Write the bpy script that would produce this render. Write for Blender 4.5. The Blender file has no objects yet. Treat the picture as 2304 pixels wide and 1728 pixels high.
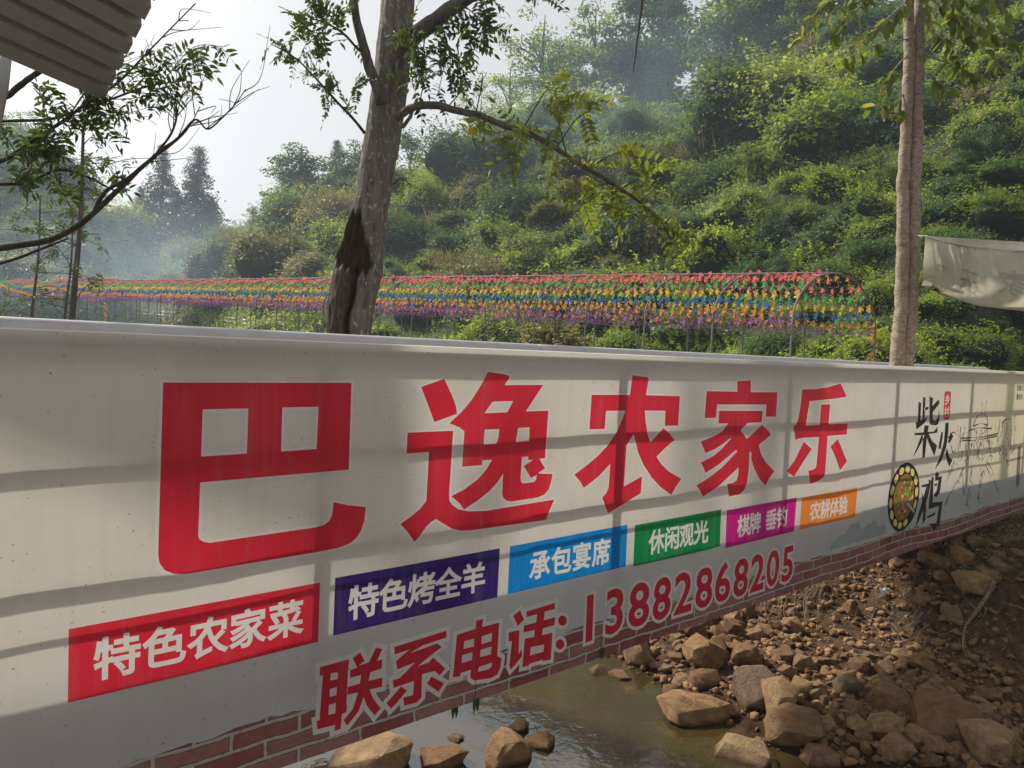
import bpy, math, random
import numpy as np
from mathutils import Vector, Matrix, noise as mnoise
from mathutils.geometry import delaunay_2d_cdt

S = bpy.context.scene
COL = S.collection
rng = np.random.default_rng(7)
random.seed(7)

# ------------------------------------------------------------------ camera
PITCH, ROLL, FPX = 0.04387542, 0.04024046, 1640.0
EYE = np.array([0.0, 0.0, 1.5])
_F = np.array([0, math.cos(PITCH), -math.sin(PITCH)])
_U0 = np.array([0, math.sin(PITCH), math.cos(PITCH)])
_R0 = np.array([1.0, 0, 0])
_R = _R0 * math.cos(ROLL) + _U0 * math.sin(ROLL)
_U = _U0 * math.cos(ROLL) - _R0 * math.sin(ROLL)
cam = bpy.data.cameras.new('camera')
cam.sensor_width = 36.0
cam.lens = 36.0 * FPX / 2304.0
cam.clip_start = 0.05
cam.clip_end = 2000
camo = bpy.data.objects.new('camera', cam)
COL.objects.link(camo)
M = Matrix.Identity(4)
for i in range(3):
    M[i][0], M[i][1], M[i][2], M[i][3] = _R[i], _U[i], -_F[i], EYE[i]
camo.matrix_world = M
S.camera = camo

# ------------------------------------------------------------------ light
SUN_AZ, SUN_EL = math.radians(-55), math.radians(41)      # azimuth from +Y, minus = to the left
w = bpy.data.worlds.new('World')
S.world = w
w.use_nodes = True
nt = w.node_tree
sky = nt.nodes.new('ShaderNodeTexSky')
sky.sky_type = 'NISHITA'
sky.sun_disc = False
sky.sun_elevation = SUN_EL
sky.sun_rotation = SUN_AZ
sky.air_density = 1.0
sky.dust_density = 6.0
sky.ozone_density = 1.0
hs = nt.nodes.new('ShaderNodeHueSaturation')
hs.inputs['Saturation'].default_value = 0.22
nt.links.new(sky.outputs[0], hs.inputs['Color'])
bg = nt.nodes['Background']
mxs = nt.nodes.new('ShaderNodeMix'); mxs.data_type = 'RGBA'; mxs.blend_type = 'ADD'; mxs.inputs[0].default_value = 1.0
nt.links.new(hs.outputs[0], mxs.inputs[6])
mxs.inputs[7].default_value = (6.7, 6.65, 6.65, 1)            # even white veil of the hazy sky
nt.links.new(mxs.outputs[2], bg.inputs[0])
bg.inputs[1].default_value = 0.046
sd = bpy.data.lights.new('sun', 'SUN')
sd.energy = 4.8
sd.angle = math.radians(4.0)
sd.color = (1.0, 0.93, 0.82)
so = bpy.data.objects.new('sun', sd)
COL.objects.link(so)
SUN_DIR = Vector((math.sin(SUN_AZ) * math.cos(SUN_EL), math.cos(SUN_AZ) * math.cos(SUN_EL), math.sin(SUN_EL)))
so.rotation_euler = SUN_DIR.to_track_quat('Z', 'Y').to_euler()
S.view_settings.view_transform = 'Standard'
S.view_settings.look = 'None'
S.view_settings.gamma = 1.0
S.view_settings.exposure = 0.42
S.cycles.use_denoising = True
S.cycles.max_bounces = 8
S.cycles.transparent_max_bounces = 12
S.cycles.volume_bounces = 1

# ------------------------------------------------------------------ helpers
def at(px, py, depth):
    """world point seen along a direction, at a distance along the viewing axis (used to measure the place)"""
    return EYE + (_F + _R * (px - 1152) / FPX - _U * (py - 864) / FPX) * depth

def newmesh(name, V, F, smooth=False):
    me = bpy.data.meshes.new(name)
    if isinstance(F, np.ndarray):
        V = np.asarray(V, dtype=np.float32)
        m, k = F.shape
        me.vertices.add(len(V)); me.vertices.foreach_set('co', V.ravel())
        me.loops.add(m * k); me.loops.foreach_set('vertex_index', F.astype(np.int32).ravel())
        me.polygons.add(m); me.polygons.foreach_set('loop_start', np.arange(0, m * k, k, dtype=np.int32))
        me.update(calc_edges=True)
    else:
        me.from_pydata([tuple(map(float, v)) for v in V], [], F)
        me.update()
    if smooth:
        me.polygons.foreach_set('use_smooth', np.ones(len(me.polygons), dtype=bool))
    return me

def link(name, me, mat=None, parent=None):
    if mat is not None and not me.materials:
        me.materials.append(mat)
    o = bpy.data.objects.new(name, me)
    COL.objects.link(o)
    if parent is not None:
        o.parent = parent
    return o

def obj(name, V, F, mat, parent=None, smooth=False):
    return link(name, newmesh(name, V, F, smooth), mat, parent)

def tag(o, label=None, cat=None, group=None, kind=None):
    if label: o['label'] = label
    if cat: o['category'] = cat
    if group: o['group'] = group
    if kind: o['kind'] = kind
    return o

def thing(name, label, cat, loc=(0, 0, 0), group=None):
    o = bpy.data.objects.new(name, None)
    o.empty_display_size = 0.1
    COL.objects.link(o)
    o.location = tuple(map(float, loc))
    return tag(o, label, cat, group)

class MB:
    """collects shapes into one mesh"""
    def __init__(s): s.V = []; s.F = []; s.n = 0
    def add(s, V, F):
        s.V.append(np.asarray(V, float).reshape(-1, 3)); s.F += [tuple(int(i) + s.n for i in f) for f in F]; s.n += len(V)
        return s
    def box(s, c, u, v, w):
        c, u, v, w = [np.asarray(q, float) for q in (c, u, v, w)]
        V = [c + a * u + b * v + d * w for a in (-1, 1) for b in (-1, 1) for d in (-1, 1)]
        return s.add(V, [(0, 1, 3, 2), (4, 6, 7, 5), (0, 4, 5, 1), (2, 3, 7, 6), (0, 2, 6, 4), (1, 5, 7, 3)])
    def tube(s, pts, rad, n=8, cap=True):
        V, F = tube(pts, rad, n, cap); return s.add(V, F)
    def build(s, name, mat, parent=None, smooth=False, rel=None):
        V = np.concatenate(s.V)
        if rel is not None: V = V - np.asarray(rel, float)
        return obj(name, V, s.F, mat, parent, smooth)

def tube(pts, rad, n=8, cap=True):
    pts = np.asarray(pts, float); m = len(pts)
    rad = np.full(m, rad) if np.isscalar(rad) else np.asarray(rad, float)
    T = np.gradient(pts, axis=0); T /= np.linalg.norm(T, axis=1)[:, None] + 1e-9
    ref = np.array([0, 0, 1.0]) if abs(T[0][2]) < 0.9 else np.array([1.0, 0, 0])
    V = []
    A = np.cross(T[0], ref); A /= np.linalg.norm(A)
    ang = np.linspace(0, 2 * np.pi, n, endpoint=False)
    for i in range(m):
        A = A - T[i] * (A @ T[i]); A /= np.linalg.norm(A) + 1e-9
        B = np.cross(T[i], A)
        V.append(pts[i] + rad[i] * (np.cos(ang)[:, None] * A + np.sin(ang)[:, None] * B))
    V = np.concatenate(V); F = []
    for i in range(m - 1):
        for j in range(n):
            a, b = i * n + j, i * n + (j + 1) % n
            F.append((a, b, b + n, a + n))
    if cap:
        F.append(tuple(range(n - 1, -1, -1))); F.append(tuple((m - 1) * n + j for j in range(n)))
    return V, F

def spline(pts, k=8):
    """Catmull-Rom through control points"""
    P = np.asarray(pts, float); P = np.vstack([2 * P[0] - P[1], P, 2 * P[-1] - P[-2]])
    out = []
    for i in range(1, len(P) - 2):
        for t in np.linspace(0, 1, k, endpoint=False):
            a, b, c, d = P[i - 1], P[i], P[i + 1], P[i + 2]
            out.append(0.5 * (2 * b + (c - a) * t + (2 * a - 5 * b + 4 * c - d) * t * t + (3 * b - a - 3 * c + d) * t ** 3))
    out.append(P[-2])
    return np.array(out)

def unit(v): return v / (np.linalg.norm(v, axis=-1, keepdims=True) + 1e-9)
def sstep(a, b, x):
    t = np.clip((x - a) / (b - a), 0, 1); return t * t * (3 - 2 * t)

# smooth value noise on numpy arrays
_pt = rng.random((64, 64))
def vnoise(x, y):
    x = np.asarray(x, float); y = np.asarray(y, float)
    xi = np.floor(x).astype(int); yi = np.floor(y).astype(int); fx = x - xi; fy = y - yi
    fx = fx * fx * (3 - 2 * fx); fy = fy * fy * (3 - 2 * fy)
    g = lambda a, b: _pt[a % 64, b % 64]
    return (g(xi, yi) * (1 - fx) + g(xi + 1, yi) * fx) * (1 - fy) + (g(xi, yi + 1) * (1 - fx) + g(xi + 1, yi + 1) * fx) * fy
def fbm(x, y, o=4):
    s = 0; a = 0.5
    for i in range(o):
        s = s + a * (vnoise(x * 2 ** i + 17 * i, y * 2 ** i + 9 * i) - 0.5); a *= 0.5
    return s

# ------------------------------------------------------------------ materials
class NT:
    def __init__(s, name):
        s.m = bpy.data.materials.new(name); s.m.use_nodes = True; s.t = s.m.node_tree
        s.t.nodes.clear(); s.out = s.n('OutputMaterial')
    def n(s, typ, **kw):
        nd = s.t.nodes.new('ShaderNode' + typ)
        for k, v in kw.items():
            if k in nd.inputs: nd.inputs[k].default_value = v
            else: setattr(nd, k, v)
        return nd
    def l(s, a, b): s.t.links.new(a, b)
    def ramp(s, fac, stops):
        r = s.n('ValToRGB'); e = r.color_ramp.elements
        while len(e) < len(stops): e.new(0.5)
        for q, (p, c) in zip(e, stops): q.position = p; q.color = (*c, 1)
        s.l(fac, r.inputs[0]); return r.outputs[0]
    def noise(s, scale, detail=4, rough=0.55, vec=None, dist=0.0):
        q = s.n('TexNoise'); q.inputs['Scale'].default_value = scale; q.inputs['Detail'].default_value = detail
        q.inputs['Roughness'].default_value = rough; q.inputs['Distortion'].default_value = dist
        if vec is not None: s.l(vec, q.inputs['Vector'])
        return q.outputs['Fac']
    def coord(s, what='Object', scale=None):
        c = s.n('TexCoord').outputs[what]
        if scale is None: return c
        mp = s.n('Mapping'); mp.inputs['Scale'].default_value = scale; s.l(c, mp.inputs['Vector']); return mp.outputs[0]
    def mixc(s, fac, a, b, mode='MIX'):
        q = s.n('Mix', data_type='RGBA', blend_type=mode)
        for sock, v in ((q.inputs[0], fac), (q.inputs[6], a), (q.inputs[7], b)):
            if isinstance(v, bpy.types.NodeSocket): s.l(v, sock)
            elif isinstance(v, tuple): sock.default_value = (*v, 1)
            else: sock.default_value = v
        return q.outputs[2]
    def math(s, op, a, b=0.0):
        q = s.n('Math', operation=op)
        for sock, v in ((q.inputs[0], a), (q.inputs[1], b)):
            if isinstance(v, bpy.types.NodeSocket): s.l(v, sock)
            else: sock.default_value = v
        return q.outputs[0]
    def bump(s, h, strength=0.5, dist=0.02):
        b = s.n('Bump'); b.inputs['Strength'].default_value = strength; b.inputs['Distance'].default_value = dist
        s.l(h, b.inputs['Height']); return b.outputs[0]
    def pbr(s, col, rough=0.6, normal=None, spec=0.4, metal=0.0):
        p = s.n('BsdfPrincipled')
        if isinstance(col, tuple): p.inputs['Base Color'].default_value = (*col, 1)
        else: s.l(col, p.inputs['Base Color'])
        if isinstance(rough, bpy.types.NodeSocket): s.l(rough, p.inputs['Roughness'])
        else: p.inputs['Roughness'].default_value = rough
        p.inputs['Specular IOR Level'].default_value = spec
        p.inputs['Metallic'].default_value = metal
        if normal is not None: s.l(normal, p.inputs['Normal'])
        return p.outputs[0]
    def thin(s, shader, col, fac, normal=None):
        """add light let through from the back, for leaves, cloth and foil"""
        t = s.n('BsdfTranslucent')
        if isinstance(col, tuple): t.inputs[0].default_value = (*col, 1)
        else: s.l(col, t.inputs[0])
        mx = s.n('MixShader'); mx.inputs[0].default_value = fac
        s.l(shader, mx.inputs[1]); s.l(t.outputs[0], mx.inputs[2]); return mx.outputs[0]
    def done(s, sh): s.l(sh, s.out.inputs['Surface']); return s.m

def leaf_mat(name, stops, trans=0.42, gain=1.9, spec=0.25, rough=0.5):
    q = NT(name)
    at_ = q.n('Attribute', attribute_name='rnd').outputs['Fac']
    oi = q.n('ObjectInfo').outputs['Random']
    f = q.math('ADD', q.math('MULTIPLY', at_, 0.72), q.math('MULTIPLY', oi, 0.28))
    c = q.ramp(f, stops)
    tc = q.mixc(1.0, c, (gain, gain * 1.02, gain * 0.6), 'MULTIPLY')
    return q.done(q.thin(q.pbr(c, rough, spec=spec), tc, trans))

M_LEAF_HILL = leaf_mat('leaf_hill', [(0.0, (0.040, 0.066, 0.018)), (0.35, (0.098, 0.147, 0.028)), (0.7, (0.194, 0.247, 0.040)), (1.0, (0.374, 0.374, 0.086))])
M_LEAF_DARK = leaf_mat('leaf_dark', [(0.0, (0.030, 0.057, 0.028)), (0.5, (0.062, 0.110, 0.044)), (1.0, (0.131, 0.186, 0.062))])
M_LEAF_LIME = leaf_mat('leaf_lime', [(0.0, (0.094, 0.141, 0.020)), (0.5, (0.195, 0.255, 0.032)), (1.0, (0.363, 0.376, 0.067))])
M_LEAF_OLIVE = leaf_mat('leaf_olive', [(0.0, (0.073, 0.073, 0.029)), (0.5, (0.158, 0.152, 0.053)), (1.0, (0.356, 0.304, 0.132))], trans=0.3)
M_LEAF_CONIFER = leaf_mat('leaf_conifer', [(0.0, (0.016, 0.030, 0.018)), (1.0, (0.045, 0.065, 0.032))], trans=0.2)
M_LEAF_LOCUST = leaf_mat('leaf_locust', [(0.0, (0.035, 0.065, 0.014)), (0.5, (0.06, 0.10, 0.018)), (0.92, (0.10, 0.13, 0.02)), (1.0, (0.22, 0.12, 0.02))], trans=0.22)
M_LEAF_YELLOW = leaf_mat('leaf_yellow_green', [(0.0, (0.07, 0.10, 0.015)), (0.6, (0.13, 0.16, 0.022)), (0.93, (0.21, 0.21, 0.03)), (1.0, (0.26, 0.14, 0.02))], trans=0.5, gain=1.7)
M_DRY = leaf_mat('dry_grass', [(0.0, (0.11, 0.085, 0.045)), (1.0, (0.30, 0.24, 0.13))], trans=0.25)

def bark_mat(name, dark, light, lichen=None, sc=(26, 26, 5)):
    q = NT(name); c = q.coord('Object', sc)
    a = q.noise(1.0, 7, 0.65, c, 0.3); b = q.noise(2.2, 5, 0.6, q.coord('Object', (30, 30, 22)))
    col = q.ramp(a, [(0.3, dark), (0.68, light)])
    if lichen:
        f = q.ramp(b, [(0.60, (0, 0, 0)), (0.68, (1, 1, 1))])
        col = q.mixc(q.math('MULTIPLY', f, 0.65), col, lichen)
    return q.done(q.pbr(col, 0.9, q.bump(a, 0.9, 0.012), 0.15))
M_BARK = bark_mat('bark_grey', (0.050, 0.042, 0.035), (0.15, 0.13, 0.11), (0.27, 0.26, 0.23))
M_BARK2 = bark_mat('bark_brown', (0.15, 0.115, 0.085), (0.40, 0.325, 0.25), (0.46, 0.42, 0.34), (20, 20, 34))
M_TWIG = bark_mat('twig_dark', (0.03, 0.025, 0.02), (0.075, 0.062, 0.05))
M_TRUNK_FAR = bark_mat('trunk_far', (0.06, 0.05, 0.04), (0.14, 0.12, 0.10))
M_ROOT = bark_mat('root_pale', (0.09, 0.065, 0.045), (0.26, 0.20, 0.14))

def metal_mat(name, col, rough=0.45, dirt=0.35):
    q = NT(name); n = q.noise(7, 6, 0.6, q.coord('Object')); n2 = q.noise(60, 3, 0.6, q.coord('Object'))
    c = q.mixc(q.math('MULTIPLY', q.ramp(n, [(0.42, (0, 0, 0)), (0.75, (1, 1, 1))]), dirt), col, tuple(x * 0.45 for x in col))
    c = q.mixc(q.math('MULTIPLY', q.ramp(n2, [(0.62, (0, 0, 0)), (0.7, (1, 1, 1))]), 0.3), c, (0.16, 0.12, 0.09))
    return q.done(q.pbr(c, rough, q.bump(n2, 0.12, 0.002), 0.5))
M_RAIL = metal_mat('painted_rail', (0.44, 0.44, 0.44))
M_FRAME = metal_mat('frame_tube', (0.30, 0.29, 0.28))
M_HOOP = metal_mat('hoop_pipe', (0.17, 0.17, 0.15), 0.7)
M_ROOFS = metal_mat('roof_sheet', (0.25, 0.25, 0.25), 0.5, 0.3)
M_DECK = metal_mat('deck_concrete', (0.34, 0.31, 0.27), 0.9)
M_WHITE = metal_mat('white_pipe', (0.75, 0.75, 0.74))
# ------------------------------------------------------------------ terrain
BA = 0.87749879                                     # heading of the footbridge
BD = np.array([math.sin(BA), math.cos(BA), 0.0])    # along the bridge
BN = np.array([-math.cos(BA), math.sin(BA), 0.0])   # across it, away from the near bank
BDIST, BTOP, BH = 2.1791, 1.5067, 1.35
WATER_Z = -0.80
TD = unit(at(-533, 724, 1.0) - EYE); TD[2] = 0; TD = unit(TD)   # heading of the pinwheel tunnel
TN = np.array([-TD[1], TD[0], 0]);  TN = TN if TN[1] > 0 else -TN
T0 = at(1777, 822, 8.0)

_X = np.array([-3000, -500, 0, 100, 250, 330, 420, 500, 620, 750, 900, 1000, 1100, 1300, 1500, 1700, 1850, 2000, 2304, 3200, 5000], float)
_ZB = np.array([60, 60, 52, 50, 50, 52, 46, 36, 32, 29, 25, 22, 20.5, 17.5, 15, 12.8, 11.8, 11.0, 9.6, 8, 8], float)
_ZR = np.array([90, 85, 80, 80, 82, 84, 76, 64, 60, 56, 52, 51, 52, 50, 46, 41, 38, 35, 30, 26, 26], float)
_YR = np.array([270, 270, 310, 370, 490, 570, 585, 535, 490, 462, 425, 370, 285, 262, 258, 190, 120, 40, -120, -300, -300], float)
_HOR = 745.6 + (_X) * (838.3 - 745.6) / 2304
_HR = _ZR * (_HOR - _YR) / FPX + 1.5

def field_z(x, y):
    k = (x - T0[0]) * TD[0] + (y - T0[1]) * TD[1]
    return -0.3 + 0.036 * np.clip(k, 0, 45)

def ground_z(x, y, detail=True):
    x = np.asarray(x, float); y = np.asarray(y, float)
    px = np.clip(1152 + FPX * x / np.maximum(y, 0.6), -3000, 5000)
    zb, zr, hr = np.interp(px, _X, _ZB), np.interp(px, _X, _ZR), np.interp(px, _X, _HR)
    base = field_z(x, y)
    t = (y - zb) / (zr - zb)
    tc = np.clip(t, 0, 1)
    prof = 0.72 * tc + 0.28 * tc * tc * (3 - 2 * tc)
    h = base + (hr - base) * prof - np.clip(t - 1, 0, 3) * 6.0
    h = h + (fbm(x * 0.16, y * 0.16, 3) * 2.4) * sstep(0.03, 0.25, tc)
    # stream channel under the bridge
    nd = x * BN[0] + y * BN[1]
    t2 = (x - 2.37) * 0.81 + (y - 6.5) * 0.585
    chan = sstep(0.75, 1.25, y + 0.15 * x) * (1 - sstep(4.6, 5.9, nd)) * sstep(-9.0, -7.5, x)
    bank = sstep(-0.1, 1.5, t2)
    bed = -0.98 + 0.12 * fbm(x * 0.9, y * 0.9, 3) + 0.30 * sstep(-2.35, -1.4, t2)
    bed = bed + 0.68 * bank + (bank * (1 - bank) * 0.9 + 0.12 * bank) * fbm(x * 2.2, y * 2.2, 5)
    h = np.where(y > 0.4, h * (1 - chan) + bed * chan, -0.12)
    if detail:
        near = np.clip(1 - np.hypot(x - 2, y - 5) / 9, 0, 1)
        h = h + near * (0.10 * fbm(x * 5, y * 5, 3) + 0.05 * fbm(x * 17, y * 17, 2)) * sstep(0.4, 1.2, y)
    return h

def cast(px, py, lo=1.5, hi=120, drop=0.0):
    """where the line of sight through a measured direction meets the ground"""
    zs = np.concatenate([np.arange(lo, 15, 0.02), np.arange(15, hi, 0.15)])
    P = EYE + (_F + _R * (px - 1152) / FPX - _U * (py - 864) / FPX)[None] * zs[:, None]
    g = np.maximum(ground_z(P[:, 0], P[:, 1], False), WATER_Z - drop)
    i = np.argmax(P[:, 2] <= g)
    return P[i], zs[i]

def axis(lo, hi, a, b, fine, grow=1.09):
    c = list(np.arange(a, b, fine)); s = fine; v = b
    while v < hi: c.append(v); s = min(s * grow, 6); v += s
    c.append(hi); s = fine; v = a
    while v > lo: s = min(s * grow, 6); v -= s; c.insert(0, max(v, lo))
    return np.unique(np.array(c))
gx = axis(-170, 170, -0.5, 5.2, 0.06, 1.045); gy = axis(-40, 190, 3.4, 8.5, 0.06, 1.045)
GX, GY = np.meshgrid(gx, gy)
GZ = ground_z(GX, GY)
nx, ny = len(gx), len(gy)
idx = np.arange(nx * ny).reshape(ny, nx)
GF = np.stack([idx[:-1, :-1], idx[:-1, 1:], idx[1:, 1:], idx[1:, :-1]], -1).reshape(-1, 4)
gme = newmesh('ground', np.stack([GX, GY, GZ], -1).reshape(-1, 3), GF, True)
nd = GX * BN[0] + GY * BN[1]
earth = ((1 - sstep(5.0, 6.5, nd)) * (1 - sstep(14, 18, GY)) * (1 - sstep(7.2, 8.6, GY))).ravel().astype(np.float32)
gme.attributes.new('earth', 'FLOAT', 'POINT').data.foreach_set('value', earth)
q = NT('ground_soil_and_moss')
c = q.coord('Object')
n1 = q.noise(1.3, 6, 0.6, c); n2 = q.noise(14, 6, 0.65, c); n3 = q.noise(55, 4, 0.65, c)
soil = q.ramp(n2, [(0.30, (0.034, 0.020, 0.013)), (0.52, (0.105, 0.060, 0.036)), (0.75, (0.20, 0.125, 0.075))])
soil = q.mixc(q.math('MULTIPLY', q.ramp(n1, [(0.45, (0, 0, 0)), (0.65, (1, 1, 1))]), 0.5), soil, (0.055, 0.042, 0.028))
green = q.ramp(q.noise(0.7, 6, 0.6, c), [(0.3, (0.022, 0.032, 0.012)), (0.6, (0.05, 0.062, 0.022)), (0.8, (0.11, 0.095, 0.045))])
gz_ = q.n('SeparateXYZ'); q.l(q.n('NewGeometry').outputs['Position'], gz_.inputs[0])
wet = q.n('MapRange'); wet.inputs['From Min'].default_value = WATER_Z + 0.02; wet.inputs['From Max'].default_value = WATER_Z + 0.09; q.l(gz_.outputs[2], wet.inputs['Value'])
soil = q.mixc(wet.outputs[0], q.mixc(1.0, soil, (0.42, 0.40, 0.38), 'MULTIPLY'), soil)
col = q.mixc(q.n('Attribute', attribute_name='earth').outputs['Fac'], green, soil)
hgt = q.math('ADD', q.math('MULTIPLY', n2, 0.7), q.math('MULTIPLY', n3, 0.4))
M_GROUND = q.done(q.pbr(col, 0.92, q.bump(hgt, 1.0, 0.05), 0.2))
tag(link('ground', gme, M_GROUND), kind='structure')

# water of the stream: murky, thin, with a mirror skin
q = NT('stream_water')
c = q.coord('Object')
wn = q.math('ADD', q.noise(4.5, 3, 0.55, c, 0.6), q.math('MULTIPLY', q.noise(17, 3, 0.5, c, 0.4), 0.35))
nb = q.bump(wn, 0.16, 0.02)
gl = q.n('BsdfGlossy'); gl.inputs['Roughness'].default_value = 0.03; q.l(nb, gl.inputs['Normal'])
gl.inputs['Color'].default_value = (0.9, 0.92, 0.95, 1)
murk = q.n('BsdfDiffuse'); murk.inputs[0].default_value = (0.085, 0.060, 0.022, 1)
tr = q.n('BsdfTransparent'); tr.inputs[0].default_value = (0.78, 0.66, 0.44, 1)
m1 = q.n('MixShader'); m1.inputs[0].default_value = 0.55; q.l(tr.outputs[0], m1.inputs[1]); q.l(murk.outputs[0], m1.inputs[2])
fr = q.n('Fresnel'); fr.inputs['IOR'].default_value = 2.5; q.l(nb, fr.inputs['Normal'])
m2 = q.n('MixShader'); q.l(fr.outputs[0], m2.inputs[0]); q.l(m1.outputs[0], m2.inputs[1]); q.l(gl.outputs[0], m2.inputs[2])
M_WATER = q.done(m2.outputs[0])
wx = np.linspace(-8, 7.5, 40); wy = np.linspace(0.4, 9.5, 30)
WX, WY = np.meshgrid(wx, wy)
ii = np.arange(1200).reshape(30, 40)
tag(obj('stream_water', np.stack([WX, WY, np.full_like(WX, WATER_Z)], -1).reshape(-1, 3),
        np.stack([ii[:-1, :-1], ii[:-1, 1:], ii[1:, 1:], ii[1:, :-1]], -1).reshape(-1, 4), M_WATER), kind='structure')

# ------------------------------------------------------------------ footbridge
def bp(s, n, z): return BD * s + BN * (BDIST + n) + np.array([0, 0, z])
Z3 = np.array([0, 0, 1.0])
S0, S1 = -1.1, 9.2
bridge = thing('footbridge', 'narrow footbridge behind the printed banner, only its pale far handrail showing above', 'bridge', bp(4, 0.6, 0.5))
RL = np.array(bridge.location)
MB().box(bp((S0 + S1) / 2, 0.70, 0.57), BD * (S1 - S0) / 2, BN * 0.60, Z3 * 0.07).build('deck', M_DECK, bridge, rel=RL)
POSTS = [1.023 + 1.4155 * k for k in range(-1, 6)]
for s in POSTS:
    MB().box(bp(s, 0.055, 0.90), BD * 0.0225, BN * 0.022, Z3 * 0.585).build('post', M_FRAME, bridge, rel=RL)
for v, r in ((0.346, 0.016), (0.659, 0.016), (0.775, 0.007)):
    MB().box(bp((S0 + S1) / 2, 0.028, BTOP - v), BD * (S1 - S0) / 2, BN * r * 0.6, Z3 * r).build('rail', M_FRAME, bridge, rel=RL)
MB().tube([bp(S0, 0.036, BTOP - 0.034), bp(S1, 0.036, BTOP - 0.034)], 0.033, 14).build('rail', M_RAIL, bridge, True, rel=RL)
zf0, zf1 = BTOP + 0.012, BTOP + 0.002
e = at(2219, 829, 1.0) - EYE
e = EYE + e * ((BDIST + 1.2) / (e @ BN))
sE = e @ BD
far = thing('pale_handrail', 'pale grey tubular handrail on the far side of the bridge, above the banner top', 'handrail', bp(2, 1.2, 0.5))
RF = np.array(far.location)
for s0, s1 in ((S0, 2.997), (3.0, sE - 1.053), (sE - 1.05, sE)):
    za, zb_ = [zf0 + (zf1 - zf0) * (q_ - S0) / (S1 - S0) for q_ in (s0, s1)]
    MB().tube([bp(s0, 1.2, za), bp(s0 + 0.02, 1.2, za), bp(s1 - 0.012, 1.2, zb_), bp(s1, 1.2, zb_)], [0.039, 0.04, 0.04, 0.037], 16).build('rail', M_RAIL, far, True, rel=RF)
for s in np.arange(S0 + 0.4, sE, 1.42):
    MB().box(bp(s, 1.2, 0.985), BD * 0.02, BN * 0.02, Z3 * 0.485).build('post', M_FRAME, far, rel=RF)

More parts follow.
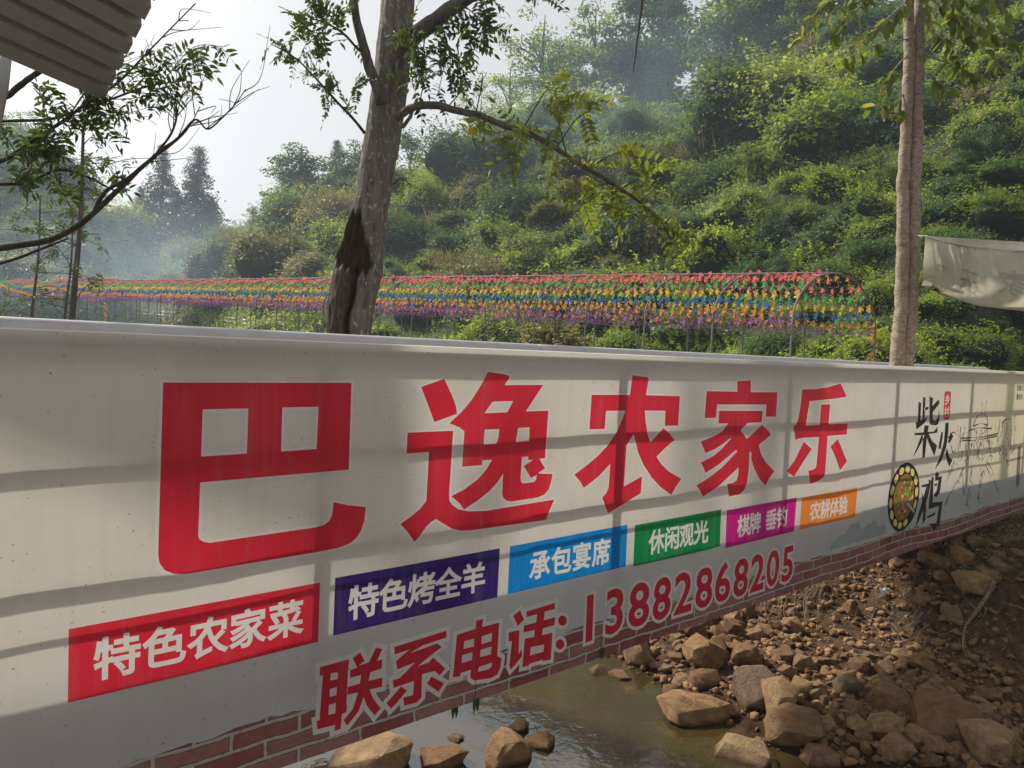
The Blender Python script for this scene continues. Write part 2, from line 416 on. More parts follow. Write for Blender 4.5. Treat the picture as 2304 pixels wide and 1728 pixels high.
# ------------------------------------------------------------------ printed banner
GLYPHS = {
 'ba': [[[546,-130],[1123,-129],[1119,-415],[650,-418],[647,-572],[651,-584],[662,-592],[680,-597],[1012,-594],[1038,-590],[1056,-579],[1066,-559],[1069,-518],[1123,-534],[1185,-545],[1182,-590],[1171,-623],[1155,-647],[1132,-662],[1090,-672],[1010,-676],[764,-677],[614,-678],[582,-672],[558,-658],[544,-636],[540,-609]],[[653,-207],[785,-207],[783,-342],[651,-343]],[[890,-206],[1009,-206],[1006,-341],[889,-342]]],
 'yi': [[[1391,-142],[1488,-113],[1526,-180],[1540,-213],[1546,-240],[1450,-268]],[[1338,-301],[1532,-302],[1527,-539],[1530,-561],[1546,-579],[1572,-596],[1619,-609],[1699,-615],[2062,-609],[2037,-653],[2022,-690],[1633,-682],[1591,-679],[1550,-667],[1509,-644],[1471,-620],[1450,-628],[1426,-648],[1404,-676],[1384,-692],[1352,-651],[1321,-620],[1368,-597],[1400,-576],[1426,-550],[1430,-374],[1336,-374]],[[1687,-85],[1772,-94],[1792,-99],[1790,-110],[1767,-135],[1971,-134],[1883,-239],[2005,-239],[2001,-434],[1968,-433],[2004,-476],[1963,-491],[1988,-496],[2047,-501],[2040,-537],[2029,-564],[2005,-583],[1968,-591],[1826,-592],[1803,-588],[1783,-575],[1775,-559],[1776,-479],[1749,-510],[1712,-540],[1660,-571],[1597,-600],[1576,-574],[1537,-544],[1595,-524],[1656,-490],[1692,-456],[1717,-420],[1672,-420],[1671,-438],[1581,-438],[1583,-306],[1558,-290],[1514,-274],[1566,-234],[1610,-189],[1650,-138]],[[1708,-198],[1812,-197],[1784,-240],[1670,-241]],[[1675,-303],[1747,-304],[1743,-338],[1735,-360],[1674,-359]],[[1844,-303],[1907,-303],[1906,-358],[1834,-359]],[[1869,-419],[1904,-420],[1904,-434],[1933,-435],[1880,-455],[1923,-508],[1956,-498],[1953,-516],[1944,-525],[1884,-526],[1871,-520],[1867,-504]]],
 'nong': [[[2510,-89],[2618,-98],[2623,-104],[2607,-180],[2855,-186],[2853,-328],[2752,-326],[2751,-254],[2607,-251],[2617,-303],[2634,-359],[2656,-400],[2744,-336],[2790,-363],[2830,-397],[2768,-429],[2704,-470],[2740,-506],[2798,-545],[2901,-590],[2863,-623],[2828,-662],[2749,-619],[2679,-568],[2615,-502],[2573,-440],[2538,-357],[2518,-379],[2494,-407],[2490,-592],[2610,-555],[2608,-633],[2392,-705],[2350,-629],[2375,-611],[2388,-588],[2393,-482],[2320,-534],[2233,-576],[2206,-544],[2169,-514],[2249,-477],[2314,-441],[2369,-400],[2424,-342],[2477,-249],[2348,-247],[2346,-326],[2251,-325],[2254,-176],[2499,-178]]],
 'jia': [[[3334,-112],[3460,-106],[3463,-170],[3732,-171],[3727,-307],[3621,-305],[3621,-238],[3165,-231],[3160,-299],[3065,-297],[3069,-163],[3341,-167]],[[3189,-264],[3587,-272],[3585,-334],[3450,-334],[3391,-370],[3450,-420],[3515,-387],[3589,-348],[3649,-378],[3687,-401],[3683,-412],[3568,-458],[3594,-508],[3650,-559],[3746,-615],[3699,-648],[3662,-691],[3591,-645],[3534,-584],[3503,-535],[3499,-493],[3482,-492],[3484,-580],[3475,-654],[3454,-692],[3408,-713],[3318,-719],[3309,-681],[3297,-649],[3346,-649],[3377,-637],[3389,-610],[3390,-569],[3312,-613],[3224,-655],[3086,-698],[3064,-663],[3029,-635],[3145,-600],[3253,-555],[3319,-519],[3373,-483],[3362,-474],[3302,-504],[3214,-541],[3103,-578],[3083,-547],[3055,-521],[3158,-495],[3230,-464],[3316,-414],[3309,-410],[3242,-438],[3169,-459],[3094,-476],[3074,-447],[3047,-415],[3149,-394],[3229,-371],[3282,-332],[3187,-329]]],
 'le': [[[3994,-156],[4138,-154],[4293,-143],[4449,-119],[4534,-202],[4400,-212],[4082,-225],[4055,-369],[4212,-368],[4217,-247],[4314,-247],[4322,-252],[4313,-369],[4560,-371],[4557,-441],[4309,-440],[4304,-651],[4295,-686],[4253,-704],[4194,-715],[4136,-720],[4129,-681],[4111,-639],[4159,-637],[4192,-629],[4201,-617],[4209,-442],[4028,-440],[3988,-443],[3956,-450],[3940,-410],[3923,-369],[3954,-356],[3971,-327],[3984,-264]],[[4047,-463],[4139,-511],[4053,-585],[3962,-664],[3879,-625],[3961,-566]],[[4431,-463],[4579,-612],[4486,-664],[4417,-578],[4349,-505]]],
 'lian': [[[1041,-1061],[1146,-1059],[1142,-1103],[1141,-1214],[1143,-1216],[1142,-1241],[1126,-1242],[1122,-1292],[1099,-1292],[1102,-1272],[1039,-1269],[1035,-1239],[1045,-1239],[1052,-1090],[1041,-1091]],[[1081,-1091],[1106,-1094],[1106,-1117],[1079,-1115]],[[1079,-1144],[1103,-1144],[1103,-1171],[1079,-1170]],[[1077,-1197],[1102,-1198],[1101,-1232],[1076,-1231]],[[1158,-1058],[1185,-1045],[1203,-1078],[1182,-1090],[1219,-1088],[1245,-1042],[1271,-1053],[1252,-1090],[1272,-1090],[1271,-1123],[1227,-1124],[1221,-1153],[1276,-1156],[1275,-1189],[1227,-1185],[1242,-1221],[1273,-1265],[1250,-1284],[1219,-1241],[1204,-1206],[1187,-1249],[1147,-1289],[1132,-1266],[1164,-1238],[1182,-1183],[1142,-1181],[1143,-1154],[1188,-1154],[1192,-1125],[1151,-1125],[1151,-1098],[1176,-1095],[1165,-1073]]],
 'xi': [[[1318,-1057],[1538,-1046],[1539,-1072],[1439,-1079],[1385,-1095],[1501,-1086],[1520,-1104],[1418,-1151],[1465,-1149],[1485,-1135],[1540,-1190],[1516,-1210],[1494,-1188],[1438,-1185],[1439,-1271],[1419,-1284],[1367,-1282],[1362,-1250],[1402,-1252],[1404,-1201],[1322,-1205],[1317,-1176],[1343,-1176],[1407,-1134],[1334,-1141],[1327,-1110],[1380,-1081],[1321,-1085]],[[1352,-1207],[1376,-1229],[1339,-1261],[1315,-1278],[1295,-1253]],[[1481,-1205],[1537,-1245],[1515,-1272],[1460,-1226]]],
 'dian': [[[1675,-1037],[1709,-1038],[1706,-1068],[1791,-1069],[1785,-1200],[1808,-1215],[1803,-1249],[1789,-1275],[1755,-1281],[1677,-1271],[1659,-1256],[1657,-1241],[1660,-1225],[1610,-1224],[1609,-1236],[1575,-1232],[1587,-1073],[1673,-1068]],[[1623,-1105],[1669,-1105],[1668,-1136],[1619,-1134]],[[1705,-1104],[1756,-1103],[1754,-1134],[1705,-1135]],[[1615,-1157],[1663,-1157],[1662,-1187],[1613,-1187]],[[1702,-1156],[1754,-1156],[1752,-1185],[1700,-1185]],[[1698,-1223],[1758,-1220],[1758,-1235],[1741,-1243],[1693,-1241]]],
 'hua': [[[1896,-1040],[1918,-1083],[1887,-1103],[1861,-1056]],[[1840,-1119],[1896,-1121],[1895,-1219],[1911,-1202],[1915,-1231],[1885,-1254],[1857,-1272],[1848,-1255],[1858,-1157],[1842,-1156]],[[1929,-1052],[2088,-1047],[2088,-1073],[2031,-1073],[2026,-1108],[2092,-1108],[2088,-1141],[2023,-1141],[2019,-1168],[2078,-1171],[2073,-1284],[2029,-1279],[2027,-1273],[1955,-1274],[1953,-1281],[1917,-1278],[1927,-1163],[1975,-1166],[1977,-1138],[1918,-1136],[1919,-1108],[1984,-1108],[1987,-1075],[1931,-1075]],[[1961,-1206],[2032,-1210],[2029,-1240],[1957,-1239]]],
 'colon': [[[2160,-1137],[2157,-1148],[2148,-1154],[2135,-1154],[2122,-1148],[2112,-1138],[2108,-1126],[2111,-1116],[2120,-1110],[2132,-1109],[2146,-1115],[2156,-1125]],[[2150,-1237],[2147,-1247],[2138,-1253],[2125,-1253],[2112,-1247],[2102,-1237],[2098,-1225],[2101,-1214],[2110,-1209],[2123,-1208],[2136,-1214],[2146,-1225]]],
 'chai': [[[5635,-247],[5686,-260],[5697,-392],[5655,-399]],[[5714,-210],[5763,-224],[5772,-382],[5733,-389]],[[5619,-398],[5771,-374],[5827,-367],[5776,-407],[5643,-451]],[[5830,-210],[5901,-225],[5900,-284],[5998,-235],[6021,-265],[5908,-331],[5913,-386],[5961,-396],[6004,-372],[6015,-308],[6038,-381],[6019,-424],[5967,-432],[5881,-423],[5858,-410]],[[5754,-294],[5828,-287],[5825,-307],[5757,-314]],[[5607,-476],[5942,-476],[6011,-440],[6014,-488],[5729,-496],[5620,-491]],[[5779,-424],[5851,-431],[5838,-477],[5813,-664],[5776,-666],[5761,-507]],[[5739,-493],[5790,-498],[5739,-556],[5668,-614],[5600,-654],[5664,-589]],[[5830,-489],[5862,-494],[5922,-548],[6024,-587],[5984,-666],[5910,-598],[5836,-527]]],
 'huo': [[[6171,-420],[6234,-417],[6240,-492],[6216,-614],[6144,-715],[6018,-769],[6114,-670],[6162,-559]],[[6234,-615],[6296,-690],[6366,-721],[6310,-771],[6250,-714],[6212,-658]],[[6088,-486],[6127,-488],[6124,-531],[6110,-622],[6056,-610]],[[6285,-494],[6350,-532],[6278,-582],[6242,-572]]],
 'ji': [[[5782,-870],[5911,-866],[5902,-836],[5954,-849],[5924,-949],[5875,-1029],[5790,-1139],[5733,-1187],[5764,-1102],[5826,-982],[5873,-889],[5795,-886]],[[5797,-924],[5896,-1032],[5903,-1144],[5847,-1179],[5850,-1069]],[[6051,-787],[6116,-814],[6098,-834],[6174,-832],[6140,-960],[6080,-990],[6030,-976],[6036,-959],[6082,-938],[6106,-857],[6037,-860],[6034,-816]],[[5961,-823],[6006,-827],[6010,-1022],[6197,-1032],[6149,-1207],[6046,-1243],[5976,-1182],[6091,-1192],[6135,-1061],[5943,-1067],[5936,-959]],[[5920,-1120],[6077,-1103],[6069,-1124],[5933,-1137]],[[6030,-881],[6084,-881],[6078,-898],[6028,-898]]],
}


def area(c): x, y = c[:, 0], c[:, 1]; return 0.5 * np.sum(x * np.roll(y, -1) - np.roll(x, -1) * y)
def inside1(pt, c):
    x, y = c[:, 0], c[:, 1]; x2, y2 = np.roll(x, -1), np.roll(y, -1)
    k = ((y > pt[1]) != (y2 > pt[1])) & (pt[0] < (x2 - x) * (pt[1] - y) / (y2 - y + 1e-12) + x)
    return k.sum() % 2 == 1
def orient(cs):
    out = []
    for i, c in enumerate(cs):
        dep = sum(inside1(c[0] * 0.98 + c[len(c) // 2] * 0.02, d) for j, d in enumerate(cs) if j != i)
        out.append(c if (area(c) > 0) == (dep % 2 == 0) else c[::-1])
    return out
def grow(cs, d):
    """push oriented outlines outwards"""
    out = []
    for c in cs:
        a = unit(c - np.roll(c, 1, 0)); b = unit(np.roll(c, -1, 0) - c)
        na = np.stack([a[:, 1], -a[:, 0]], 1); nb_ = np.stack([b[:, 1], -b[:, 0]], 1)
        m = unit(na + nb_); k = np.clip(np.sum(m * na, 1), 0.5, 1)
        out.append(c + m * (d / k)[:, None])
    return out
def winding(P, cs):
    wn = np.zeros(len(P), int)
    for c in cs:
        for (x1, y1), (x2, y2) in zip(c, np.roll(c, -1, 0)):
            left = (x2 - x1) * (P[:, 1] - y1) - (P[:, 0] - x1) * (y2 - y1)
            if y1 <= y2: wn += ((y1 <= P[:, 1]) & (y2 > P[:, 1]) & (left > 0))
            else: wn -= ((y2 <= P[:, 1]) & (y1 > P[:, 1]) & (left < 0))
    return wn != 0

def font_glyphs(text):
    cu = bpy.data.curves.new('lettering_source', 'FONT'); cu.body = text
    o = bpy.data.objects.new('lettering_source', cu); COL.objects.link(o)
    bpy.context.view_layer.update()
    cv = o.to_curve(bpy.context.evaluated_depsgraph_get())
    res = {}
    for sp in cv.splines:
        pts = []
        B = sp.bezier_points; n = len(B)
        for i in range(n):
            a, b = B[i], B[(i + 1) % n]
            p0, p1, p2, p3 = [np.array(v[:2]) for v in (a.co, a.handle_right, b.handle_left, b.co)]
            straight = abs(np.cross(p1 - p0, p3 - p0)) < 1e-5 and abs(np.cross(p2 - p0, p3 - p0)) < 1e-5
            for t in ((0,) if straight else (0, 0.25, 0.5, 0.75)):
                pts.append((1 - t) ** 3 * p0 + 3 * (1 - t) ** 2 * t * p1 + 3 * (1 - t) * t * t * p2 + t ** 3 * p3)
        pts = np.array(pts)
        pts = pts[np.linalg.norm(pts - np.roll(pts, 1, 0), axis=1) > 1e-4]
        if len(pts) > 2: res.setdefault(sp.character_index, []).append(pts)
    o.to_curve_clear()
    bpy.data.objects.remove(o); bpy.data.curves.remove(cu)
    out = []
    for i in sorted(res):
        cs = res[i]; big = max(cs, key=lambda c: abs(area(c)))
        if area(big) < 0: cs = [c[::-1] for c in cs]
        out.append(cs)
    return out

REG = []          # (role, material key, parent index, contours), later ones lie on top
def reg(role, mat, cs, parent=None):
    REG.append((role, mat, parent, cs)); return len(REG) - 1
def text_row(txt, s0, s1, vc, em, mat, parent, bold=0.03, gaps=(), asp=1.0):
    g = font_glyphs(txt); n = len(g) + sum(0.45 for _ in gaps); pitch = (s1 - s0) / n; x = s0
    for i, cs in enumerate(g):
        if i in gaps: x += 0.45 * pitch
        allp = np.concatenate(cs); cxm = (allp[:, 0].min() + allp[:, 0].max()) / 2
        cym = 0.38
        reg('lettering', mat, [(c - (cxm, cym)) * (em * asp, em) + (x + pitch / 2, vc) for c in grow(cs, bold)], parent)
        x += pitch
def rect(a, b, c, d): return [np.array([(a, c), (b, c), (b, d), (a, d)], float)]
def G(k): return orient([np.array(c, float) / 1000 for c in GLYPHS[k]])

# printed mist and brick border along the foot
xs = np.linspace(4.35, 8.6, 60)
hill = [(x, -0.958 - 0.24 * max(0.0, 1 - (x - 4.35) / 0.75) ** 1.5 + 0.012 * math.sin(x * 3.1) + 0.006 * math.sin(x * 9.7)) for x in xs]
reg('mist_print', 'mist', [np.array([(4.35, -1.34)] + [(x, -1.34) for x in (6, 8.6)] + hill[::-1])])
mt = []
for x in np.linspace(4.48, 5.22, 30):
    k = (x - 4.48) / 0.74
    mt.append((x, -1.10 + 0.075 * math.exp(-((k - 0.35) / 0.16) ** 2) + 0.05 * math.exp(-((k - 0.72) / 0.12) ** 2) + 0.01 * math.sin(x * 50)))
reg('mist_print', 'mist2', [np.array([(4.45, -1.165), (5.25, -1.165)] + mt[::-1])])
xs = np.arange(0.18, 8.6, 0.035)
edge = [(x, -1.185 + 0.006 * math.sin(x * 13) * math.sin(x * 5.1) + random.uniform(-0.006, 0.004)) for x in xs]
reg('brick_print', 'brick', [np.array([(0.18, -1.352), (8.6, -1.352)] + edge[::-1])])
for k in ('ba', 'yi', 'nong', 'jia', 'le'):
    reg('lettering_outline', 'halo', grow(G(k), 0.008))
    reg('lettering', 'red', G(k))
for k, wd in (('lian', .016), ('xi', .016), ('dian', .016), ('hua', .016), ('colon', .014)):
    reg('lettering_outline', 'halo', grow(G(k), wd))
NUM = font_glyphs('13882868205')
NPOS = []
for i, cs in enumerate(NUM):
    allp = np.concatenate(cs); cxm = (allp[:, 0].min() + allp[:, 0].max()) / 2
    h = allp[:, 1].max() - allp[:, 1].min()
    sx = 2.30 + i * 0.1655; vb = -1.253 - 0.0115 * (sx - 2.25)
    cs = [(c - (cxm, allp[:, 1].min())) * (0.195 / h * 1.04, 0.195 / h) + (sx, vb) for c in grow(cs, 0.022)]
    NPOS.append(cs)
    reg('lettering_outline', 'halo', grow(cs, 0.015))
for k in ('lian', 'xi', 'dian', 'hua', 'colon'): reg('lettering', 'red2', G(k))
for cs in NPOS: reg('lettering', 'red2', cs)
for (a, b, c, d, mat, txt, t0, t1, vc, gaps) in (
        (0.327, 1.032, -0.974, -0.778, 'red', '特色农家菜', 0.383, 0.980, -0.876, ()),
        (1.084, 1.776, -0.965, -0.771, 'purple', '特色烤全羊', 1.134, 1.712, -0.868, ()),
        (1.827, 2.528, -0.963, -0.771, 'blue', '承包宴席', 1.935, 2.420, -0.871, ()),
        (2.580, 3.256, -0.972, -0.780, 'green', '休闲观光', 2.680, 3.145, -0.876, ()),
        (3.305, 4.003, -0.990, -0.789, 'magenta', '棋牌垂钓', 3.402, 3.912, -0.888, (2,)),
        (4.060, 4.748, -0.987, -0.795, 'orange', '农耕体验', 4.160, 4.625, -0.891, ())):
    k = reg('colour_panel', mat, rect(a, b, c, d))
    text_row(txt, t0, t1, vc, 0.122, 'white', k, 0.026, gaps, 0.97)
for k in ('chai', 'huo', 'ji'): reg('lettering', 'ink', G(k))
rr = []
for cxx, cyy, a0 in ((6.224, -0.199, 0), (6.138, -0.199, 90), (6.138, -0.370, 180), (6.224, -0.370, 270)):
    for t in range(0, 91, 18):
        rr.append((cxx + 0.022 * math.cos(math.radians(a0 + t)), cyy + 0.024 * math.sin(math.radians(a0 + t))))
k = reg('colour_panel', 'seal', [np.array(rr)])
for i, cs in enumerate(font_glyphs('乡村')):
    allp = np.concatenate(cs); mid = (allp.max(0) + allp.min(0)) / 2
    reg('lettering', 'white', [(c - mid) * (0.10, 0.088) + (6.181, -0.238 - 0.096 * i) for c in grow(cs, 0.022)], k)
def ell(cx_, cy_, rx, ry, n=28, rot=0.0, wob=0.0):
    t = np.linspace(0, 2 * np.pi, n, endpoint=False); rw = 1 + wob * np.sin(t * 5 + cx_ * 40) + wob * np.sin(t * 8 + cy_ * 90)
    x, y = rx * rw * np.cos(t), ry * rw * np.sin(t)
    return [np.stack([cx_ + x * math.cos(rot) - y * math.sin(rot), cy_ + x * math.sin(rot) + y * math.cos(rot)], 1)]
bx_, by_ = 5.495, -0.934
pan = reg('food_print', 'ink', ell(bx_, by_, 0.262, 0.252, 40))
for i in range(14):
    t = 2 * math.pi * i / 14 + 0.1
    if 5.2 < t < 5.75: continue
    reg('food_print', 'cake', ell(bx_ + 0.212 * math.cos(t), by_ + 0.205 * math.sin(t), 0.026, 0.038, 12, t + 1.57 + 1.57, 0.06), pan)
reg('food_print', 'stew', ell(bx_, by_, 0.168, 0.170, 36, 0, 0.012), pan)
for i in range(60):
    t = random.uniform(0, 6.28); r_ = 0.152 * math.sqrt(random.random())
    reg('food_print', random.choice(['stew2', 'cake', 'stew2', 'stew3', 'stew3', 'herb']), ell(bx_ + r_ * math.cos(t), by_ + r_ * math.sin(t), random.uniform(.01, .022), random.uniform(.006, .014), 8, random.uniform(0, 3), 0.1), pan)
for i in range(9):
    t = random.uniform(0.6, 2.4); r_ = random.uniform(0.02, 0.06)
    reg('food_print', 'herb', ell(bx_ + 0.03 + r_ * math.cos(t) * .6, by_ + 0.0 + r_ * math.sin(t), 0.004, 0.026, 8, t - 1.57), pan)
reg('food_print', 'spoon', [np.array([(5.55, -0.985), (5.56, -0.975), (5.70, -1.055), (5.69, -1.072)])], pan)

# ink drawing of a pavilion with hanging willow
def stroke(pts, wd):
    pts = spline(np.array(pts, float), 4); t = unit(np.gradient(pts, axis=0)); nn = np.stack([-t[:, 1], t[:, 0]], 1)
    ww = wd * (0.55 + 0.45 * np.sin(np.linspace(0.3, 2.9, len(pts)) * 3))[:, None] * 0.5 + 0.0008
    c = np.concatenate([pts + nn * ww, (pts - nn * ww)[::-1]])
    return [c if area(c) > 0 else c[::-1]]
R_ = random.Random(3)
LINES = [[(6.77, -.465), (6.83, -.40), (6.90, -.378), (7.02, -.376), (7.09, -.41), (7.12, -.47)], [(6.77, -.465), (6.95, -.45), (7.12, -.47)],
         [(6.68, -.50), (6.9, -.485), (7.2, -.50)], [(6.52, -.555), (6.75, -.56), (7.0, -.565), (7.38, -.55)], [(6.55, -.575), (6.9, -.585), (7.36, -.57)],
         [(6.50, -.46), (6.50, -.58), (6.49, -.66)], [(7.40, -.42), (7.40, -.55), (7.38, -.64)], [(6.85, -.50), (6.86, -.58)], [(7.08, -.50), (7.08, -.6)],
         [(7.80, -.39), (7.78, -.45), (7.82, -.50), (7.80, -.62), (7.83, -.74)], [(7.45, -.46), (7.55, -.43), (7.68, -.44), (7.70, -.52), (7.72, -.70)],
         [(6.88, -.60), (6.92, -.66), (6.98, -.60)], [(6.95, -.376), (6.95, -.31), (6.93, -.27)], [(7.02, -.376), (7.03, -.30), (7.05, -.26)],
         [(6.24, -.54), (6.33, -.50), (6.42, -.52), (6.45, -.62), (6.37, -.66), (6.31, -.60)], [(6.62, -.60), (6.66, -.70), (6.60, -.80), (6.63, -.92), (6.68, -1.03)],
         [(7.15, -.60), (7.20, -.72), (7.12, -.80), (7.22, -.90)], [(6.78, -.60), (6.74, -.70), (6.80, -.80), (6.77, -.92)]]
for sx, sv, ex, ev in ((6.62, -.80, 6.25, -1.07), (6.80, -.82, 6.76, -1.13), (7.0, -.83, 7.0, -1.12), (7.14, -.78, 7.5, -1.07), (6.42, -.72, 6.30, -.86), (7.5, -.66, 7.72, -.86), (7.1, -.80, 6.98, -1.0)):
    LINES.append([(sx, sv), (sx * .65 + ex * .35 + .03, sv * .65 + ev * .35), (sx * .3 + ex * .7 - .02, sv * .3 + ev * .7), (ex, ev)])
    for k in range(9):
        t = R_.uniform(0.15, 1.0); x, y = sx + (ex - sx) * t, sv + (ev - sv) * t
        dx = R_.uniform(-.06, .06)
        LINES.append([(x, y), (x + dx * .5, y - .008), (x + dx, y - R_.uniform(.015, .04))])
for k in range(130):
    x, y = R_.uniform(6.42, 7.85), R_.uniform(-.74, -.44)
    LINES.append([(x, y), (x + R_.uniform(-.03, .03), y - .015), (x + R_.uniform(-.03, .03), y - R_.uniform(.03, .07))])
for i, ln in enumerate(LINES): reg('drawing', 'ink2' if i < 22 else 'ink3', stroke(ln, 0.013 if i < 22 else 0.009))
for row, txt in ((-0.147, '走遍大江'), (-0.230, '最念的')):
    text_row(txt, 7.79, 7.79 + 0.062 * len(txt), row, 0.058, 'ink2', None, 0.03)
reg('drawing', 'seal2', [np.array([(7.93, -.70), (8.02, -.69), (8.06, -1.06), (8.0, -1.09), (7.95, -1.05)])])

# cut the cloth along every printed outline, so that the print lies in the cloth itself
VB, VT = -1.352, 0.0
pts2 = []; edges2 = []
def addc(c):
    b = len(pts2); n = len(c)
    pts2.extend(tuple(map(float, p_)) for p_ in c); edges2.extend((b + i, b + (i + 1) % n) for i in range(n))
addc(np.array([(S0, VB), (8.6, VB), (8.6, VT), (S0, VT)]))
for r_ in REG:
    for c in r_[3]: addc(np.clip(c, (S0, VB), (8.6, VT)))
for s in np.arange(S0 + 0.025, 8.58, 0.05):
    for v in np.arange(VB + 0.03, -0.01, 0.05):
        pts2.append((float(s + random.uniform(-.004, .004)), float(v + random.uniform(-.004, .004))))
res = delaunay_2d_cdt([Vector(p_) for p_ in pts2], edges2, [], 1, 1e-5)
P2 = np.array([v[:] for v in res[0]]); F2 = np.array([f for f in res[2] if len(f) == 3])
CEN = P2[F2].mean(1)
A2 = np.abs(np.cross(P2[F2[:, 1]] - P2[F2[:, 0]], P2[F2[:, 2]] - P2[F2[:, 0]]))
OWN = np.full(len(F2), -1)
for i, (role, mk_, par, cs) in enumerate(REG):
    allp = np.concatenate(cs); lo, hi = allp.min(0), allp.max(0)
    k = np.where(np.all((CEN >= lo) & (CEN <= hi), 1))[0]
    if len(k): OWN[k[winding(CEN[k], cs)]] = i
def cloth_n(s, v):
    """how far the hung cloth bellies out of its plane"""
    k = (np.asarray(s) - 1.023) / 1.4155
    pinch = np.abs(np.sin(k * np.pi))
    b = 0.006 * np.sin(s * 1.7) * np.sin(v * 3.0) + 0.010 * (vnoise(s * 1.8 + 3, v * 2.2) - 0.5) + 0.009 * (vnoise(s * 7, v * 1.6 + 7) - 0.5) + 0.005 * (vnoise(s * 16 + v * 5, v * 4 + 3) - 0.5)
    loose = sstep(-0.8, -1.35, v) * (0.012 * np.sin(s * 4.2) + 0.02 * (vnoise(s * 3 + 9, v * 2) - 0.5)) * sstep(3.0, 5.0, s)
    pin = sstep(-0.02, -0.25, np.asarray(v))
    return -0.003 - pin * pinch * 0.006 + pin * b * (0.4 + 0.6 * pinch) - loose
N2 = cloth_n(P2[:, 0], P2[:, 1])
sag = sstep(-1.0, -1.35, P2[:, 1]) * 0.012 * np.sin(P2[:, 0] * 2.6) * sstep(3, 6, P2[:, 0])
PW = P2[:, :1] * BD + (BDIST + N2)[:, None] * BN + (BTOP + P2[:, 1] + sag)[:, None] * Z3
eps = 1e-3
gs = (cloth_n(P2[:, 0] + eps, P2[:, 1]) - N2) / eps; gv = (cloth_n(P2[:, 0], P2[:, 1] + eps) - N2) / eps
NW = unit(-BN + gs[:, None] * BD + gv[:, None] * Z3)

